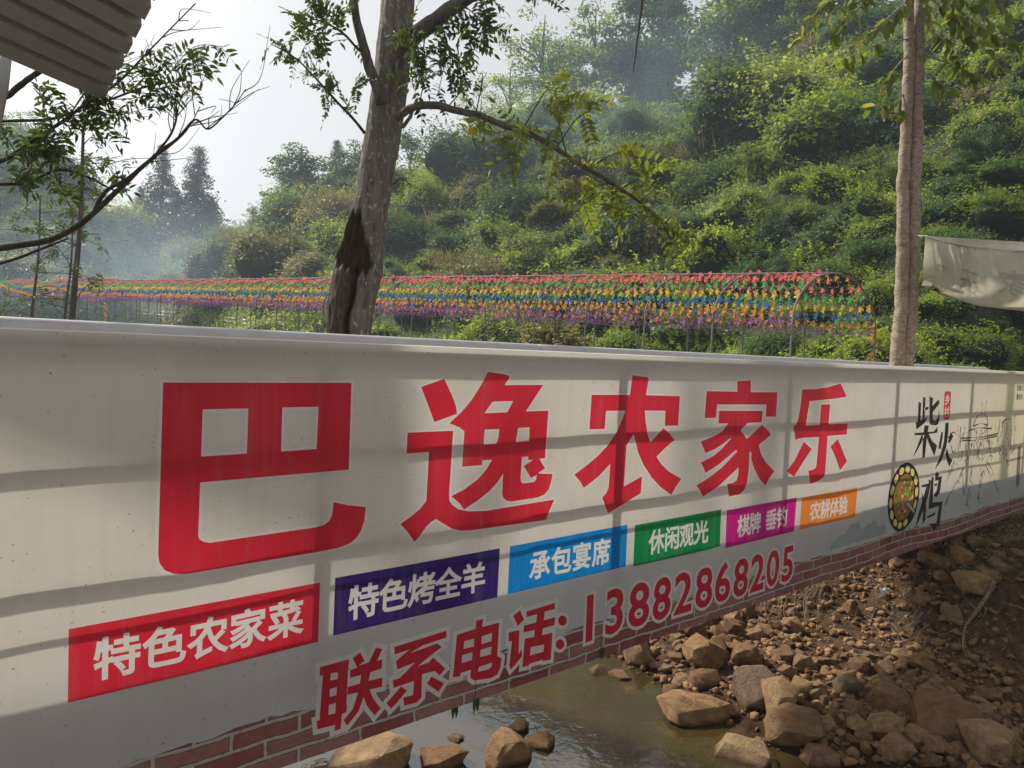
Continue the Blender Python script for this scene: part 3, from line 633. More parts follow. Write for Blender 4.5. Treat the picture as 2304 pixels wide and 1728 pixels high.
def cloth_mat(name, col, kind=None):
    q = NT('banner_' + name); uv = q.coord('UV')
    stain = q.noise(2.2, 6, 0.62, uv); fine = q.noise(160, 2, 0.5, uv)
    sep = q.n('SeparateXYZ'); q.l(uv, sep.inputs[0])
    streak = q.noise(1.0, 5, 0.6, q.coord('UV', (26, 1.6, 1)))
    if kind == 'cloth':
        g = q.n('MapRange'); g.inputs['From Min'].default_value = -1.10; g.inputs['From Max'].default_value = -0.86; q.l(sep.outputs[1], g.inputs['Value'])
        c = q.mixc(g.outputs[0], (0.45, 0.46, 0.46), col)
    elif kind == 'brick':
        br = q.n('TexBrick'); br.offset = 0.5
        wob = q.n('Mix', data_type='VECTOR'); wob.inputs[0].default_value = 0.018
        nz = q.n('TexNoise'); nz.inputs['Scale'].default_value = 9; q.l(uv, nz.inputs['Vector'])
        q.l(uv, wob.inputs[4]); q.l(nz.outputs['Color'], wob.inputs[5])
        q.l(wob.outputs[1], br.inputs['Vector'])
        for k_, v_ in (('Scale', 1.0), ('Brick Width', 0.215), ('Row Height', 0.0555), ('Mortar Size', 0.0055), ('Mortar Smooth', 0.1), ('Bias', -0.1)): br.inputs[k_].default_value = v_
        br.inputs['Color1'].default_value = (0.21, 0.050, 0.050, 1); br.inputs['Color2'].default_value = (0.30, 0.155, 0.145, 1); br.inputs['Mortar'].default_value = (0.42, 0.375, 0.355, 1)
        b2_ = q.n('TexBrick'); b2_.offset = 0.5; q.l(wob.outputs[1], b2_.inputs['Vector'])
        for k_, v_ in (('Scale', 1.0), ('Brick Width', 0.215), ('Row Height', 0.0555), ('Mortar Size', 0.0078), ('Mortar Smooth', 0.0)): b2_.inputs[k_].default_value = v_
        line_ = q.math('MULTIPLY', q.math('SUBTRACT', b2_.outputs['Fac'], br.outputs['Fac']), q.ramp(q.noise(23, 4, 0.6, uv), [(0.38, (0, 0, 0)), (0.5, (1, 1, 1))]))
        bc_ = q.mixc(line_, br.outputs['Color'], (0.03, 0.015, 0.012))
        c = q.mixc(q.math('MULTIPLY', q.ramp(q.noise(38, 5, 0.7, uv), [(0.5, (0, 0, 0)), (0.75, (1, 1, 1))]), 0.6), bc_, (0.10, 0.04, 0.04))
        f = q.n('MapRange'); f.inputs['From Min'].default_value = 0.15; f.inputs['From Max'].default_value = 0.75; q.l(q.math('ADD', sep.outputs[0], q.math('MULTIPLY', q.noise(7, 4, 0.6, uv), 0.3)), f.inputs['Value'])
        c = q.mixc(f.outputs[0], (0.45, 0.46, 0.46), c)
    elif kind == 'mist':
        g = q.n('MapRange'); g.inputs['From Min'].default_value = -1.25; g.inputs['From Max'].default_value = -0.95; q.l(sep.outputs[1], g.inputs['Value'])
        c = q.mixc(g.outputs[0], (0.45, 0.48, 0.45), col)
        c = q.mixc(q.math('MULTIPLY', q.noise(5, 4, 0.6, uv), 0.5), c, (0.46, 0.48, 0.45))
    else:
        c = q.mixc(0.0, col, col)
    if kind == 'cloth':       # the print yellows towards the right-hand end
        y = q.n('MapRange'); y.inputs['From Min'].default_value = 6.2; y.inputs['From Max'].default_value = 7.4; q.l(sep.outputs[0], y.inputs['Value'])
        c = q.mixc(q.math('MULTIPLY', y.outputs[0], 0.8), c, (0.62, 0.56, 0.37))
    c = q.mixc(q.math('MULTIPLY', q.ramp(stain, [(0.45, (0, 0, 0)), (0.85, (1, 1, 1))]), 0.35), c, (0.34, 0.29, 0.2), 'MULTIPLY' if kind is None else 'MIX')
    c = q.mixc(q.math('MULTIPLY', q.ramp(streak, [(0.5, (0, 0, 0)), (0.8, (1, 1, 1))]), 0.16), c, (0.3, 0.28, 0.24))
    speck = q.ramp(q.noise(70, 2, 0.4, uv), [(0.715, (0, 0, 0)), (0.735, (1, 1, 1))])
    c = q.mixc(q.math('MULTIPLY', speck, 0.5), c, (0.08, 0.07, 0.05))
    weave = q.math('ADD', fine, q.math('MULTIPLY', streak, 0.4))
    sh = q.pbr(c, 0.55, q.bump(weave, 0.18, 0.002), 0.3)
    return q.done(q.thin(sh, c, 0.31))
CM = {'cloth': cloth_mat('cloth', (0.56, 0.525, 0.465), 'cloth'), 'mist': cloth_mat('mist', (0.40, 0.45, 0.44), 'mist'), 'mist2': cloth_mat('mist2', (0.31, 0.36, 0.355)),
      'brick': cloth_mat('brick', (0, 0, 0), 'brick'), 'halo': cloth_mat('halo', (0.61, 0.59, 0.55)), 'red': cloth_mat('red', (0.56, 0.020, 0.040)), 'red2': cloth_mat('red2', (0.50, 0.018, 0.040)),
      'purple': cloth_mat('purple', (0.030, 0.016, 0.12)), 'blue': cloth_mat('blue', (0.0, 0.19, 0.50)), 'green': cloth_mat('green', (0.0, 0.20, 0.055)),
      'magenta': cloth_mat('magenta', (0.48, 0.008, 0.19)), 'orange': cloth_mat('orange', (0.66, 0.20, 0.03)), 'white': cloth_mat('white', (0.61, 0.59, 0.55)),
      'ink': cloth_mat('ink', (0.018, 0.016, 0.014)), 'ink2': cloth_mat('ink2', (0.06, 0.05, 0.035)), 'ink3': cloth_mat('ink3', (0.09, 0.075, 0.045)),
      'seal': cloth_mat('seal', (0.50, 0.03, 0.05)), 'seal2': cloth_mat('seal2', (0.20, 0.17, 0.10)), 'cake': cloth_mat('cake', (0.72, 0.55, 0.20)), 'stew': cloth_mat('stew', (0.24, 0.14, 0.045)),
      'stew2': cloth_mat('stew2', (0.52, 0.32, 0.08)), 'stew3': cloth_mat('stew3', (0.12, 0.05, 0.015)), 'herb': cloth_mat('herb', (0.10, 0.28, 0.02)), 'spoon': cloth_mat('spoon', (0.45, 0.45, 0.46))}
banner = thing('printed_banner', 'long white printed cloth banner with big red characters, coloured panels and a phone number', 'banner', bp(3.8, -0.01, 0.1))
BL = np.array(banner.location)
def region_mesh(name, faces, mat, parent):
    used, inv = np.unique(faces, return_inverse=True); inv = inv.reshape(faces.shape)
    me = newmesh(name, PW[used] - BL, inv, True)
    uvl = me.uv_layers.new(name='UVMap'); uvl.data.foreach_set('uv', P2[used][inv.ravel()].astype(np.float32).ravel())
    me.normals_split_custom_set_from_vertices([tuple(n_) for n_ in NW[used]])
    return link(name, me, mat, parent)
ok = A2 > 1e-10
# face winding towards the viewer
fn = np.cross(PW[F2[:, 1]] - PW[F2[:, 0]], PW[F2[:, 2]] - PW[F2[:, 0]]) @ (-BN)
F2[fn < 0] = F2[fn < 0][:, ::-1]
region_mesh('cloth', F2[ok & (OWN == -1)], CM['cloth'], banner)
made = {}; merged = {}
for i, (role, mk_, par, cs) in enumerate(REG):
    k = np.where(ok & (OWN == i))[0]
    if not len(k): continue
    if role in ('drawing', 'food_print', 'brick_print', 'mist_print') and not (role == 'food_print' and par is None):
        merged.setdefault((role, mk_, par), []).append(k); continue
    made[i] = region_mesh(role, F2[k], CM[mk_], made.get(par, banner))
for (role, mk_, par), ks in merged.items():
    tag(region_mesh(role, F2[np.concatenate(ks)], CM[mk_], made.get(par, banner)), kind='stuff')
# hem of the cloth turned over the top tube
th = np.linspace(-0.25, math.pi * 0.9, 11); ss = np.arange(S0, 8.61, 0.1)
HV = [bp(s, 0.036 - 0.0375 * math.cos(t) + (0.0 if t > 0 else -0.0), BTOP - 0.034 + 0.0375 * math.sin(t)) for s in ss for t in th]
HF = [(i * 11 + j, (i + 1) * 11 + j, (i + 1) * 11 + j + 1, i * 11 + j + 1) for i in range(len(ss) - 1) for j in range(10)]
hm = NT('banner_hem'); c_ = hm.mixc(hm.math('MULTIPLY', hm.noise(6, 5, 0.6, hm.coord('Object')), 0.5), (0.68, 0.66, 0.62), (0.45, 0.43, 0.40))
M_HEM = hm.done(hm.thin(hm.pbr(c_, 0.6), (0.6, 0.58, 0.52), 0.2))
obj('hem', np.array(HV) - BL, HF, M_HEM, banner, True)

# ------------------------------------------------------------------ foliage
def leaf_quads(C, N, size, aspect=0.55, r=rng, droop=0.0):
    """one diamond-shaped leaf per centre"""
    n = len(C); N = unit(N); a = unit(np.cross(N, unit(r.normal(size=(n, 3)))))
    if droop: a = unit(a + np.array([0, 0, -droop])); N = unit(N - a * np.sum(N * a, 1)[:, None])
    b = np.cross(N, a); size = np.broadcast_to(np.asarray(size, float), (n,))[:, None]
    lift = N * size * 0.12
    V = np.stack([C - a * size * 0.5, C + b * size * aspect * 0.5 + lift, C + a * size * 0.5, C - b * size * aspect * 0.5 + lift], 1).reshape(-1, 3)
    return V, np.arange(4 * n).reshape(-1, 4)

def leaf_mesh(name, C, N, size, mat, aspect=0.55, tone=None, droop=0.0):
    V, F = leaf_quads(C, N, size, aspect, droop=droop)
    me = newmesh(name, V, F)
    rv = rng.random(len(C)) if tone is None else np.clip(tone, 0, 1)
    me.attributes.new('rnd', 'FLOAT', 'FACE').data.foreach_set('value', rv.astype(np.float32))
    me.materials.append(mat)
    return me

def sph(n): return unit(rng.normal(size=(n, 3)))

def mound_mesh(name, mat, n=5200, leaf=0.078):
    """a shrub smothered in creepers: several lobes of leaves with arching shoots"""
    import bmesh
    k = random.randint(6, 9)
    ang = rng.uniform(0, 6.28, k); rr = rng.uniform(0.1, 0.62, k)
    LC = np.stack([np.cos(ang) * rr, np.sin(ang) * rr, rng.uniform(-0.05, 0.42, k)], -1); LC[0] = (0, 0, 0.15)
    LR = rng.uniform(0.24, 0.52, k)[:, None] * rng.uniform(0.75, 1.25, (k, 3)); LR[0] = (0.55, 0.55, 0.5)
    i = rng.choice(k, n, p=(LR.prod(1) ** 0.66) / (LR.prod(1) ** 0.66).sum()); D = sph(n); D[:, 2] = np.where(D[:, 2] < -0.3, -D[:, 2], D[:, 2])
    C = LC[i] + D * LR[i] * (1 + rng.normal(size=n) * 0.07)[:, None]
    q_ = (((C[:, None] - LC[None]) / LR[None]) ** 2).sum(-1); keep = (q_ < 0.72).sum(1) == 0
    C, D, i = C[keep], D[keep], i[keep]; m = len(C)
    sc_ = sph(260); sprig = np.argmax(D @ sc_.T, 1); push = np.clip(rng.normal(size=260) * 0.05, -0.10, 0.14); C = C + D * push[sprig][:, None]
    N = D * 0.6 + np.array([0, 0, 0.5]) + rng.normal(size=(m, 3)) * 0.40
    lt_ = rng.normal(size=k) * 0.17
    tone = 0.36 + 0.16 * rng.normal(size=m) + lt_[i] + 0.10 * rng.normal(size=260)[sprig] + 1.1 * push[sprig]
    Cs, Ns, Ts, Ss = [C], [N], [tone], [leaf * rng.uniform(0.6, 1.3, m) * (0.75 + 0.5 * rng.random(k))[i]]
    for s_ in range(150):          # arching shoots
        j = rng.integers(0, m); p0 = C[j]; d = unit(D[j] * 0.6 + np.array([0, 0, 0.7]) + rng.normal(size=3) * 0.35); L = rng.uniform(0.15, 0.75)
        t = np.linspace(0.05, 1, 13)[:, None]; P_ = p0 + d * L * t + np.array([0, 0, -0.45]) * L * t ** 2 + rng.normal(size=(13, 3)) * 0.018
        Cs.append(P_); Ns.append(rng.normal(size=(13, 3)) * 0.5 + np.array([0, 0, 0.7])); Ts.append(np.full(13, 0.5 + 0.2 * rng.normal()) + lt_[i[j]]); Ss.append(leaf * rng.uniform(0.5, 1.1, 13))
    me = leaf_mesh(name, np.concatenate(Cs), np.concatenate(Ns), np.concatenate(Ss), mat, 0.58, np.concatenate(Ts))
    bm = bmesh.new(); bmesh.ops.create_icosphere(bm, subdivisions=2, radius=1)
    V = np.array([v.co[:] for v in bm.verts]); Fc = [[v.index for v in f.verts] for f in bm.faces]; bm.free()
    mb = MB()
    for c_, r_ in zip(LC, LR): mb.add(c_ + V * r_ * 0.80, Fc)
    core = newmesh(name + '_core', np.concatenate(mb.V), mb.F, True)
    return me, core

q = NT('shade_core'); M_CORE = q.done(q.pbr(q.ramp(q.noise(9, 4, 0.6, q.coord('Object')), [(0.3, (0.012, 0.018, 0.008)), (0.7, (0.03, 0.042, 0.016))]), 0.95, None, 0.1))  # near-black green, painted in for the shade deep between the leaves
MOUNDS = {}
for key, mat in (('hill', M_LEAF_HILL), ('dark', M_LEAF_DARK), ('lime', M_LEAF_LIME), ('olive', M_LEAF_OLIVE)):
    MOUNDS[key] = [mound_mesh('foliage', mat, n_, l_) for n_, l_ in ((7000, 0.062), (5200, 0.082), (3600, 0.115), (6000, 0.07))]
    for me, core in MOUNDS[key]: core.materials.append(M_CORE)

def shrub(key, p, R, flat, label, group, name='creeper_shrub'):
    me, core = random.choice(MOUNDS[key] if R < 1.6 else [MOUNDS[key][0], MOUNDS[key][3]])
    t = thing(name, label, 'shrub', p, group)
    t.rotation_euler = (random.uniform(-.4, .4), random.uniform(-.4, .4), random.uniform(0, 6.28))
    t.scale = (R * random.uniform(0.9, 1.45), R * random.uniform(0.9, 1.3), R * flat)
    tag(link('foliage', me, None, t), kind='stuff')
    link('dark_fill', core, None, t)  # solid dark hull added inside the leaves to stand for inner shade
    return t

# shrubs over the whole slope, spread evenly over what can be seen
placed = []; tries = 0
while len(placed) < 290 and tries < 14000:
    tries += 1
    X = random.uniform(-140, 2460)
    zb_, zr_ = np.interp(X, _X, _ZB), np.interp(X, _X, _ZR)
    t = random.random() ** 0.85
    y = zb_ + (zr_ - zb_) * (t * 1.02)
    x = (X - 1152) / FPX * y
    R = y * random.uniform(0.028, 0.075)
    sx, sy = X, -float(ground_z(x, y, False) - 1.5) / y * FPX
    rp = R / y * FPX
    if any((sx - a) ** 2 + ((sy - b) * 1.35) ** 2 < (0.50 * (rp + c)) ** 2 for a, b, c in placed): continue
    placed.append((sx, sy, rp))
    z = float(ground_z(x, y, False))
    right = X > 1550 and y < 30
    left = X < 560
    key = random.choices(['hill', 'dark', 'lime', 'olive'], [4, 2.6, 3, 0.9] if right else ([4, 3, 1.4, 1.3] if not left else [2, 4, 0, 2]))[0]
    cname = {'hill': 'mid green', 'dark': 'dark green', 'lime': 'yellow-green', 'olive': 'dull olive'}[key]
    zone = [w_ for lim_, w_ in ((180, 'left of the tallest sapling'), (330, 'just right of the saplings'), (560, 'under the smoky firs'), (770, 'just left of the leaning trunk'), (1000, 'just right of the leaning trunk'),
            (1200, 'under the feathery hilltop trees'), (1420, 'behind the leafy low branch'), (1600, 'beyond the tip of the leafy branch'), (1780, 'left of the vine dome'), (1990, 'left of the twin stems'), (2090, 'behind the twin stems'), (9999, 'above the hung cloth')) if X < lim_][0]
    level = 'low' if t < 0.2 else 'partway up' if t < 0.42 else 'midway up' if t < 0.68 else 'high'
    size = 'small' if rp < 62 else 'large' if rp > 92 else 'medium'
    lab = size + ' ' + cname + ' shrub ' + level + ' on the slope ' + zone
    grp = cname + ' shrubs on the slope ' + zone
    shrub(key, (x, y, z - R * 0.25), R, random.uniform(0.6, 1.35), lab, grp)

# low cover between the shrubs: leaves and grass blades nobody could count
n = 120000
X = rng.uniform(-180, 2480, n); zb_, zr_ = np.interp(X, _X, _ZB), np.interp(X, _X, _ZR)
y = zb_ - 2.5 + (zr_ - zb_ + 2.5) * rng.random(n) ** 0.9
x = (X - 1152) / FPX * y
z = ground_z(x, y, False)
cl = np.clip(fbm(x * 0.8, y * 0.8, 2) * 2 + 0.4, 0, 1)
C = np.stack([x, y, z + rng.random(n) * (0.25 + 0.5 * cl) * np.clip(y / 25, 0.5, 1.4)], -1)
tag(link('undergrowth', leaf_mesh('undergrowth', C, rng.normal(size=(n, 3)) * 0.6 + np.array([0, 0, 0.6]), y * 0.0042 * rng.uniform(0.6, 1.4, n), M_LEAF_HILL, 0.5, 0.25 + 0.5 * cl * rng.random(n) + 0.1 * rng.normal(size=n))),
    'low green undergrowth covering the hillside between the shrubs', 'undergrowth', kind='stuff')
n = 26000
X = rng.uniform(-150, 2450, n); zb_ = np.interp(X, _X, _ZB)
y = np.clip(zb_ + rng.normal(size=n) * 2.0 - 1.0, 7.5, 90); x = (X - 1152) / FPX * y
nd = x * BN[0] + y * BN[1]; k = nd > 5.4; x, y = x[k], y[k]; n = len(x)
z = ground_z(x, y, False)
L = rng.uniform(0.25, 0.9, n) * np.clip(y / 25, 0.5, 1.4)
C = np.stack([x, y, z + L * 0.4], -1)
N = rng.normal(size=(n, 3)); N[:, 2] *= 0.15
tag(link('tall_grass', leaf_mesh('tall_grass', C, N, L, M_LEAF_HILL, 0.05, rng.random(n), droop=3.0)),
    'tall grass at the foot of the hill behind the pinwheels', 'grass', kind='stuff')
n = 60000
y = 7.5 + 48 * rng.random(n) ** 1.6; x = rng.uniform(-1.1, 0.35, n) * y
k = (x * BN[0] + y * BN[1] > 5.6) & (y < np.interp(np.clip(1152 + FPX * x / y, -3000, 5000), _X, _ZB) + 2); x, y = x[k], y[k]; n = len(x)
L = rng.uniform(0.10, 0.38, n) * np.clip(y / 16, 0.7, 2.2); z = ground_z(x, y, False)
tf = np.clip(fbm(x * 0.5, y * 0.5, 3) * 2 + 0.45, 0, 1)
N = rng.normal(size=(n, 3)); N[:, 2] *= 0.3
tag(link('field_grass', leaf_mesh('field_grass', np.stack([x, y, z + L * 0.35], -1), N, L * (0.5 + tf), M_LEAF_OLIVE, 0.10, 0.1 + 0.6 * tf * rng.random(n), droop=1.5)), 'rough grass over the field behind the bridge', 'grass', kind='stuff')
# dry reeds: pale tufts on the slope
V = []; tn = []
for X, py in ((1560, 350), (1580, 362), (1600, 345), (1545, 372), (1270, 395), (980, 520), (520, 560), (420, 590), (330, 640), (1000, 610), (610, 590), (150, 700), (220, 705), (60, 690)):
    p, zd = cast(X, py, 9)
    m = 120; L = zd * rng.uniform(0.012, 0.030, m)
    C = p + np.stack([rng.normal(size=m) * zd * 0.012, rng.normal(size=m) * zd * 0.012, L * 0.45 + zd * 0.006], -1)
    V.append(np.concatenate([C, L[:, None]], 1))
V = np.concatenate(V); N = rng.normal(size=(len(V), 3)); N[:, 2] *= 0.15
tag(link('dry_reeds', leaf_mesh('dry_reeds', V[:, :3], N, V[:, 3], M_DRY, 0.06, None, droop=2.5)), 'pale dry reeds in tufts on the slope', 'reeds', kind='stuff')

# ------------------------------------------------------------------ trees on the ridge
def crown_broad(n=4200, leaf=0.030, k=34, wide=0.30, low=0.25, mat=None, sparse=False):
    cc = sph(k) * (rng.random((k, 1)) ** 0.45) * np.array([wide, wide, (1 - low) / 2]) + np.array([0, 0, (1 + low) / 2])
    s = rng.uniform(0.05, 0.10 if not sparse else 0.085, k)
    i = rng.integers(0, k, n); D = sph(n)
    C = cc[i] + D * s[i][:, None] * (rng.random((n, 1)) ** 0.4) * np.array([1.25, 1.25, 0.8])
    N = D * 0.5 + np.array([0, 0, 0.5]) + rng.normal(size=(n, 3)) * 0.5
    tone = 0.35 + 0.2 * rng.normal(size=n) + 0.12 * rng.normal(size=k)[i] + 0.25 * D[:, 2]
    return leaf_mesh('crown', C, N, leaf * rng.uniform(0.6, 1.3, n), mat, 0.6, tone), cc
def crown_conifer(n=9000, leaf=0.040, mat=None, base_r=0.30, tiers=26):
    C = []; N = []
    for t in range(tiers):
        z = 0.10 + 0.88 * (t / tiers) ** 0.92; R = base_r * (1 - z) ** 1.05 + 0.004
        for b in range(random.randint(7, 10)):
            a = random.uniform(0, 6.28); Rb = R * random.uniform(0.6, 1.25); m = int(n / tiers / 8.5)
            u = rng.random(m) ** 0.6 * Rb
            C.append(np.stack([np.cos(a) * u, np.sin(a) * u, z - u * 0.45 + 0.25 * u * u / max(Rb, .01)], -1) + rng.normal(size=(m, 3)) * np.array([.014, .014, .012]))
    C = np.concatenate(C); m = len(C)
    return leaf_mesh('crown', C, rng.normal(size=(m, 3)) + np.array([0, 0, 0.5]), leaf * rng.uniform(0.5, 1.2, m) * np.clip(1.25 - C[:, 2], 0.35, 1), mat, 0.38, None, droop=0.5), None
def tree_proto(kind):
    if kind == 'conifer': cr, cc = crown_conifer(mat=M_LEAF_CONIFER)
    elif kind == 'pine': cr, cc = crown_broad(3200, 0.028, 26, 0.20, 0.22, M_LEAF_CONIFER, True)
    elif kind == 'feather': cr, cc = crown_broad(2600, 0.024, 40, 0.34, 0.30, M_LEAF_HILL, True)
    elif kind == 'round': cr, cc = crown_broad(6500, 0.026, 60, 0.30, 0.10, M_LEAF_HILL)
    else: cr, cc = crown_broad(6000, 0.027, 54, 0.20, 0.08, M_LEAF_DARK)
    mb = MB(); lean = random.uniform(-.02, .02)
    P = spline([(0, 0, -0.05), (lean, 0.01, 0.3), (-lean, 0, 0.65), (lean, 0, 0.96)], 4)
    mb.tube(P, np.linspace(0.022, 0.003, len(P)), 7)
    if cc is not None:
        for c in cc[:: max(1, len(cc) // 14)]:
            h = max(0.15, c[2] - 0.16); st = P[np.argmin(abs(P[:, 2] - h))]
            mb.tube(spline([st, (st + c) / 2 + np.array([0, 0, 0.02]), c], 3), np.linspace(0.008, 0.002, 7), 5)
    V = np.concatenate(mb.V)
    return newmesh('trunk', V, mb.F, True), cr
PROTO = {k: [tree_proto(k) for _ in range(2)] for k in ('conifer', 'pine', 'feather', 'round', 'tall')}
def hill_tree(kind, X, ytop, depth, label, group=None, wide=1.0, pick=None):
    x = (X - 1152) / FPX * depth; z = float(ground_z(x, depth, False))
    hor = 745.6 + X * (838.3 - 745.6) / 2304
    ztop = 1.5 + (hor - ytop) / FPX * depth
    H = max(ztop - z, 1.5)
    tr, cr = PROTO[kind][random.randrange(2) if pick is None else pick]
    t = thing('conifer_tree' if 'pine' in label or 'fir' in label or 'conifer' in label else 'broadleaf_tree', label, 'tree', (x, depth, z - 0.1), group)
    t.scale = (H * wide, H * wide, H); t.rotation_euler = (random.uniform(-.03, .03), random.uniform(-.03, .03), random.uniform(0, 6.28))
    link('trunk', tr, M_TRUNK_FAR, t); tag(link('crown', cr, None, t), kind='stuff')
for X, yt, d, kd, wd, lab in (
        (430, 322, 82, 'conifer', 1.3, 'tall blue-grey fir in the smoke, rightmost of the pair behind the field'),
        (352, 322, 88, 'conifer', 1.15, 'tall blue-grey fir in the smoke, left of the tallest pair'),
        (392, 425, 84, 'conifer', 1.7, 'lower hazy fir standing between the two tall firs'),
        (470, 440, 80, 'conifer', 1.4, 'short hazy fir at the right edge of the smoky group'),
        (310, 420, 90, 'conifer', 1.6, 'faint fir left of the tall smoky pair'),
        (668, 318, 63, 'tall', 1.5, 'bushy dark pine on the ridge left of the leaning trunk'),
        (622, 402, 64, 'pine', 1.3, 'small pine at the left end of the ridge group'),
        (738, 312, 61, 'conifer', 1.2, 'pointed dark conifer on the ridge just left of the leaning trunk'),
        (782, 312, 60, 'tall', 1.1, 'dark pine half hidden by the leaning trunk'),
        (700, 385, 60, 'pine', 1.3, 'low dark pine between the ridge conifers'),
        (905, 300, 57, 'tall', 1.2, 'dark pine on the ridge right of the leaning trunk'),
        (982, 292, 56, 'pine', 1.0, 'slender pine on the ridge further right of the leaning trunk'),
        (948, 335, 55, 'round', 1.0, 'low leafy tree on the ridge between two pines'),
        (1120, 150, 58, 'feather', 1.1, 'airy light-crowned tree at the left shoulder of the hill'),
        (1190, 30, 57, 'feather', 1.0, 'tall feathery tree against the sky at the hill top'),
        (1060, 215, 57, 'feather', 1.2, 'small feathery tree lowest on the hill shoulder'),
        (1310, 15, 53, 'round', 1.05, 'dense rounded green tree on the hill top below the hanging twig'),
        (1255, 90, 54, 'round', 0.9, 'leafy tree at the left foot of the dense rounded one'),
        (1400, -20, 52, 'tall', 1.0, 'dark narrow tree right of the dense rounded one'),
        (1465, -10, 50, 'tall', 1.0, 'dark tall tree with bare lower stems at the sky gap'),
        (1440, -90, 55, 'tall', 0.9, 'tall dark tree behind the sky gap'),
        (1595, -40, 48, 'tall', 1.2, 'dark tree right of the sky gap'),
        (1660, -90, 46, 'round', 1.1, 'large dark tree above the vine dome'),
        (1730, -130, 45, 'tall', 1.1, 'dark bushy tree on the upper slope'),
        (1800, -60, 42, 'round', 0.9, 'leafy tree on the upper slope left of the twin stems'),
        (1900, -180, 41, 'round', 1.0, 'tall tree on the upper slope behind the twin stems'),
        (2080, -260, 38, 'tall', 1.1, 'tall tree on the upper slope right of the twin stems'),
        (2230, -300, 34, 'round', 1.0, 'large tree at the top right of the slope'),
        (40, 250, 84, 'round', 1.2, 'hazy tree on the far left slope nearest the roof'),
        (120, 330, 82, 'round', 1.2, 'hazy rounded tree low on the far left slope'),
        (190, 400, 80, 'tall', 1.3, 'hazy narrow tree at the end of the far left slope'),
        (-60, 220, 86, 'tall', 1.3, 'hazy tree at the left frame edge on the far slope'),
        (560, 455, 62, 'feather', 1.0, 'thin bush tree at the left end of the middle hill'),
        (250, 500, 72, 'round', 1.2, 'low hazy tree in front of the smoky firs')):
    hill_tree(kd, X, yt, d, lab, 'trees on the ridge', wd)
for j, (X, dp, hh) in enumerate(((1320, 33, 70), (1400, 30, 80), (1520, 28, 90), (1660, 25, 85), (1950, 20, 120), (2150, 18, 130), (2260, 15, 150), (1200, 40, 70), (1080, 36, 60), (880, 34, 60), (560, 45, 50), (1830, 26, 100), (2100, 25, 110), (1740, 19, 80))):
    x_ = (X - 1152) / FPX * dp; yb_ = 745.6 + X * (838.3 - 745.6) / 2304 - (float(ground_z(x_, dp, False)) - 1.5) / dp * FPX
    hill_tree(['feather', 'tall', 'feather', 'round'][j % 4], X, yb_ - hh - 20, dp, ['airy', 'narrow dark', 'airy', 'bushy'][j % 4] + ' young tree among the shrubs ' + ['behind the low branch', 'below the dense rounded tree', 'below the sky gap', 'left of the vine dome', 'left of the twin stems', 'above the hung cloth', 'at the right edge', 'under the feathery trees', 'below the hill shoulder', 'just right of the leaning trunk', 'left of the ridge pines', 'right of the vine dome', 'right of the twin stems, higher up', 'above the right end of the pinwheels'][j], 'young trees on the slope', 1.1)
# the vine-smothered dome in the middle of the slope
for X, py, R, key, lab in ((1750, 300, 3.4, 'hill', 'large vine-smothered dome in the middle of the slope'), (1640, 330, 2.4, 'dark', 'dark vine mound on the left flank of the large dome'),
                           (1860, 330, 2.3, 'lime', 'bright vine mound on the right flank of the large dome'), (1430, 560, 1.7, 'dark', 'dark hanging creeper mound above the middle of the pinwheels'),
                           (960, 480, 2.0, 'lime', 'bright bush just right of the leaning trunk'), (640, 520, 2.6, 'dark', 'dark creeper mound left of the leaning trunk'), (1020, 405, 2.6, 'dark', 'dark round bush on the slope right of the leaning trunk')):
    p, zd = cast(X, py, 9)
    shrub(key, p + np.array([0, 0, R * 0.1]), R, 0.95, lab, None)

# ------------------------------------------------------------------ pinwheel tunnel
def foil(name, col):
    q = NT(name); c = q.mixc(q.math('MULTIPLY', q.n('ObjectInfo').outputs['Random'], 0.25), col, tuple(min(1, x * 1.5 + 0.05) for x in col))
    return q.done(q.thin(q.pbr(c, 0.55, spec=0.3), c, 0.4))
PCOL = {'pink': foil('foil_pink', (0.68, 0.17, 0.19)), 'green': foil('foil_green', (0.10, 0.42, 0.12)), 'yellow': foil('foil_yellow', (0.66, 0.46, 0.07)),
        'blue': foil('foil_blue', (0.03, 0.15, 0.38)), 'orange': foil('foil_orange', (0.66, 0.27, 0.06)), 'purple': foil('foil_purple', (0.30, 0.14, 0.38))}
def pinwheel_geo(r=0.042):
    """four curled blades round a hub on a short stick"""
    V = []; F = []
    for k in range(4):
        a = k * math.pi / 2; ca, sa = math.cos(a), math.sin(a)
        pts = [(0, 0, 0), (r * 1.1, -r * 0.12, 0), (r, r * 0.5, 0.012), (r * 0.60, r * 0.72, 0.042), (r * 0.12, r * 0.32, 0.040)]
        b = len(V)
        V += [((x * ca - y * sa) * 0.72, z, (x * sa + y * ca) * 1.12) for x, y, z in pts]
        F += [(b, b + 1, b + 2), (b, b + 2, b + 3), (b, b + 3, b + 4)]
    b = len(V)
    for x, z in ((-.004, 0), (.004, 0), (0, .012)): V += [(x, -0.006, z - 0.10), (x, -0.006, z)]
    F += [(b, b + 1, b + 3, b + 2), (b + 2, b + 3, b + 5, b + 4), (b + 4, b + 5, b + 1, b)]
    return np.array(V), F
PV, PF = pinwheel_geo()
PMESH = {k: newmesh('pinwheel', PV, PF) for k in PCOL}
for k in PCOL: PMESH[k].materials.append(PCOL[k])
HOOPW, LEGZ, ARCH = 2.68, 1.95, 0.66
SPACING, NHOOP = 0.96, 44
def tun(k, a, z):
    """k metres along the tunnel, a metres across (0 = near side), z above datum"""
    g = 0.036 * max(0.0, k) + (0.07 * math.sin(k * 0.5) if k > 24 else 0)
    return np.array([T0[0], T0[1], 0]) + TD * k + TN * a + np.array([0, 0, z + g])
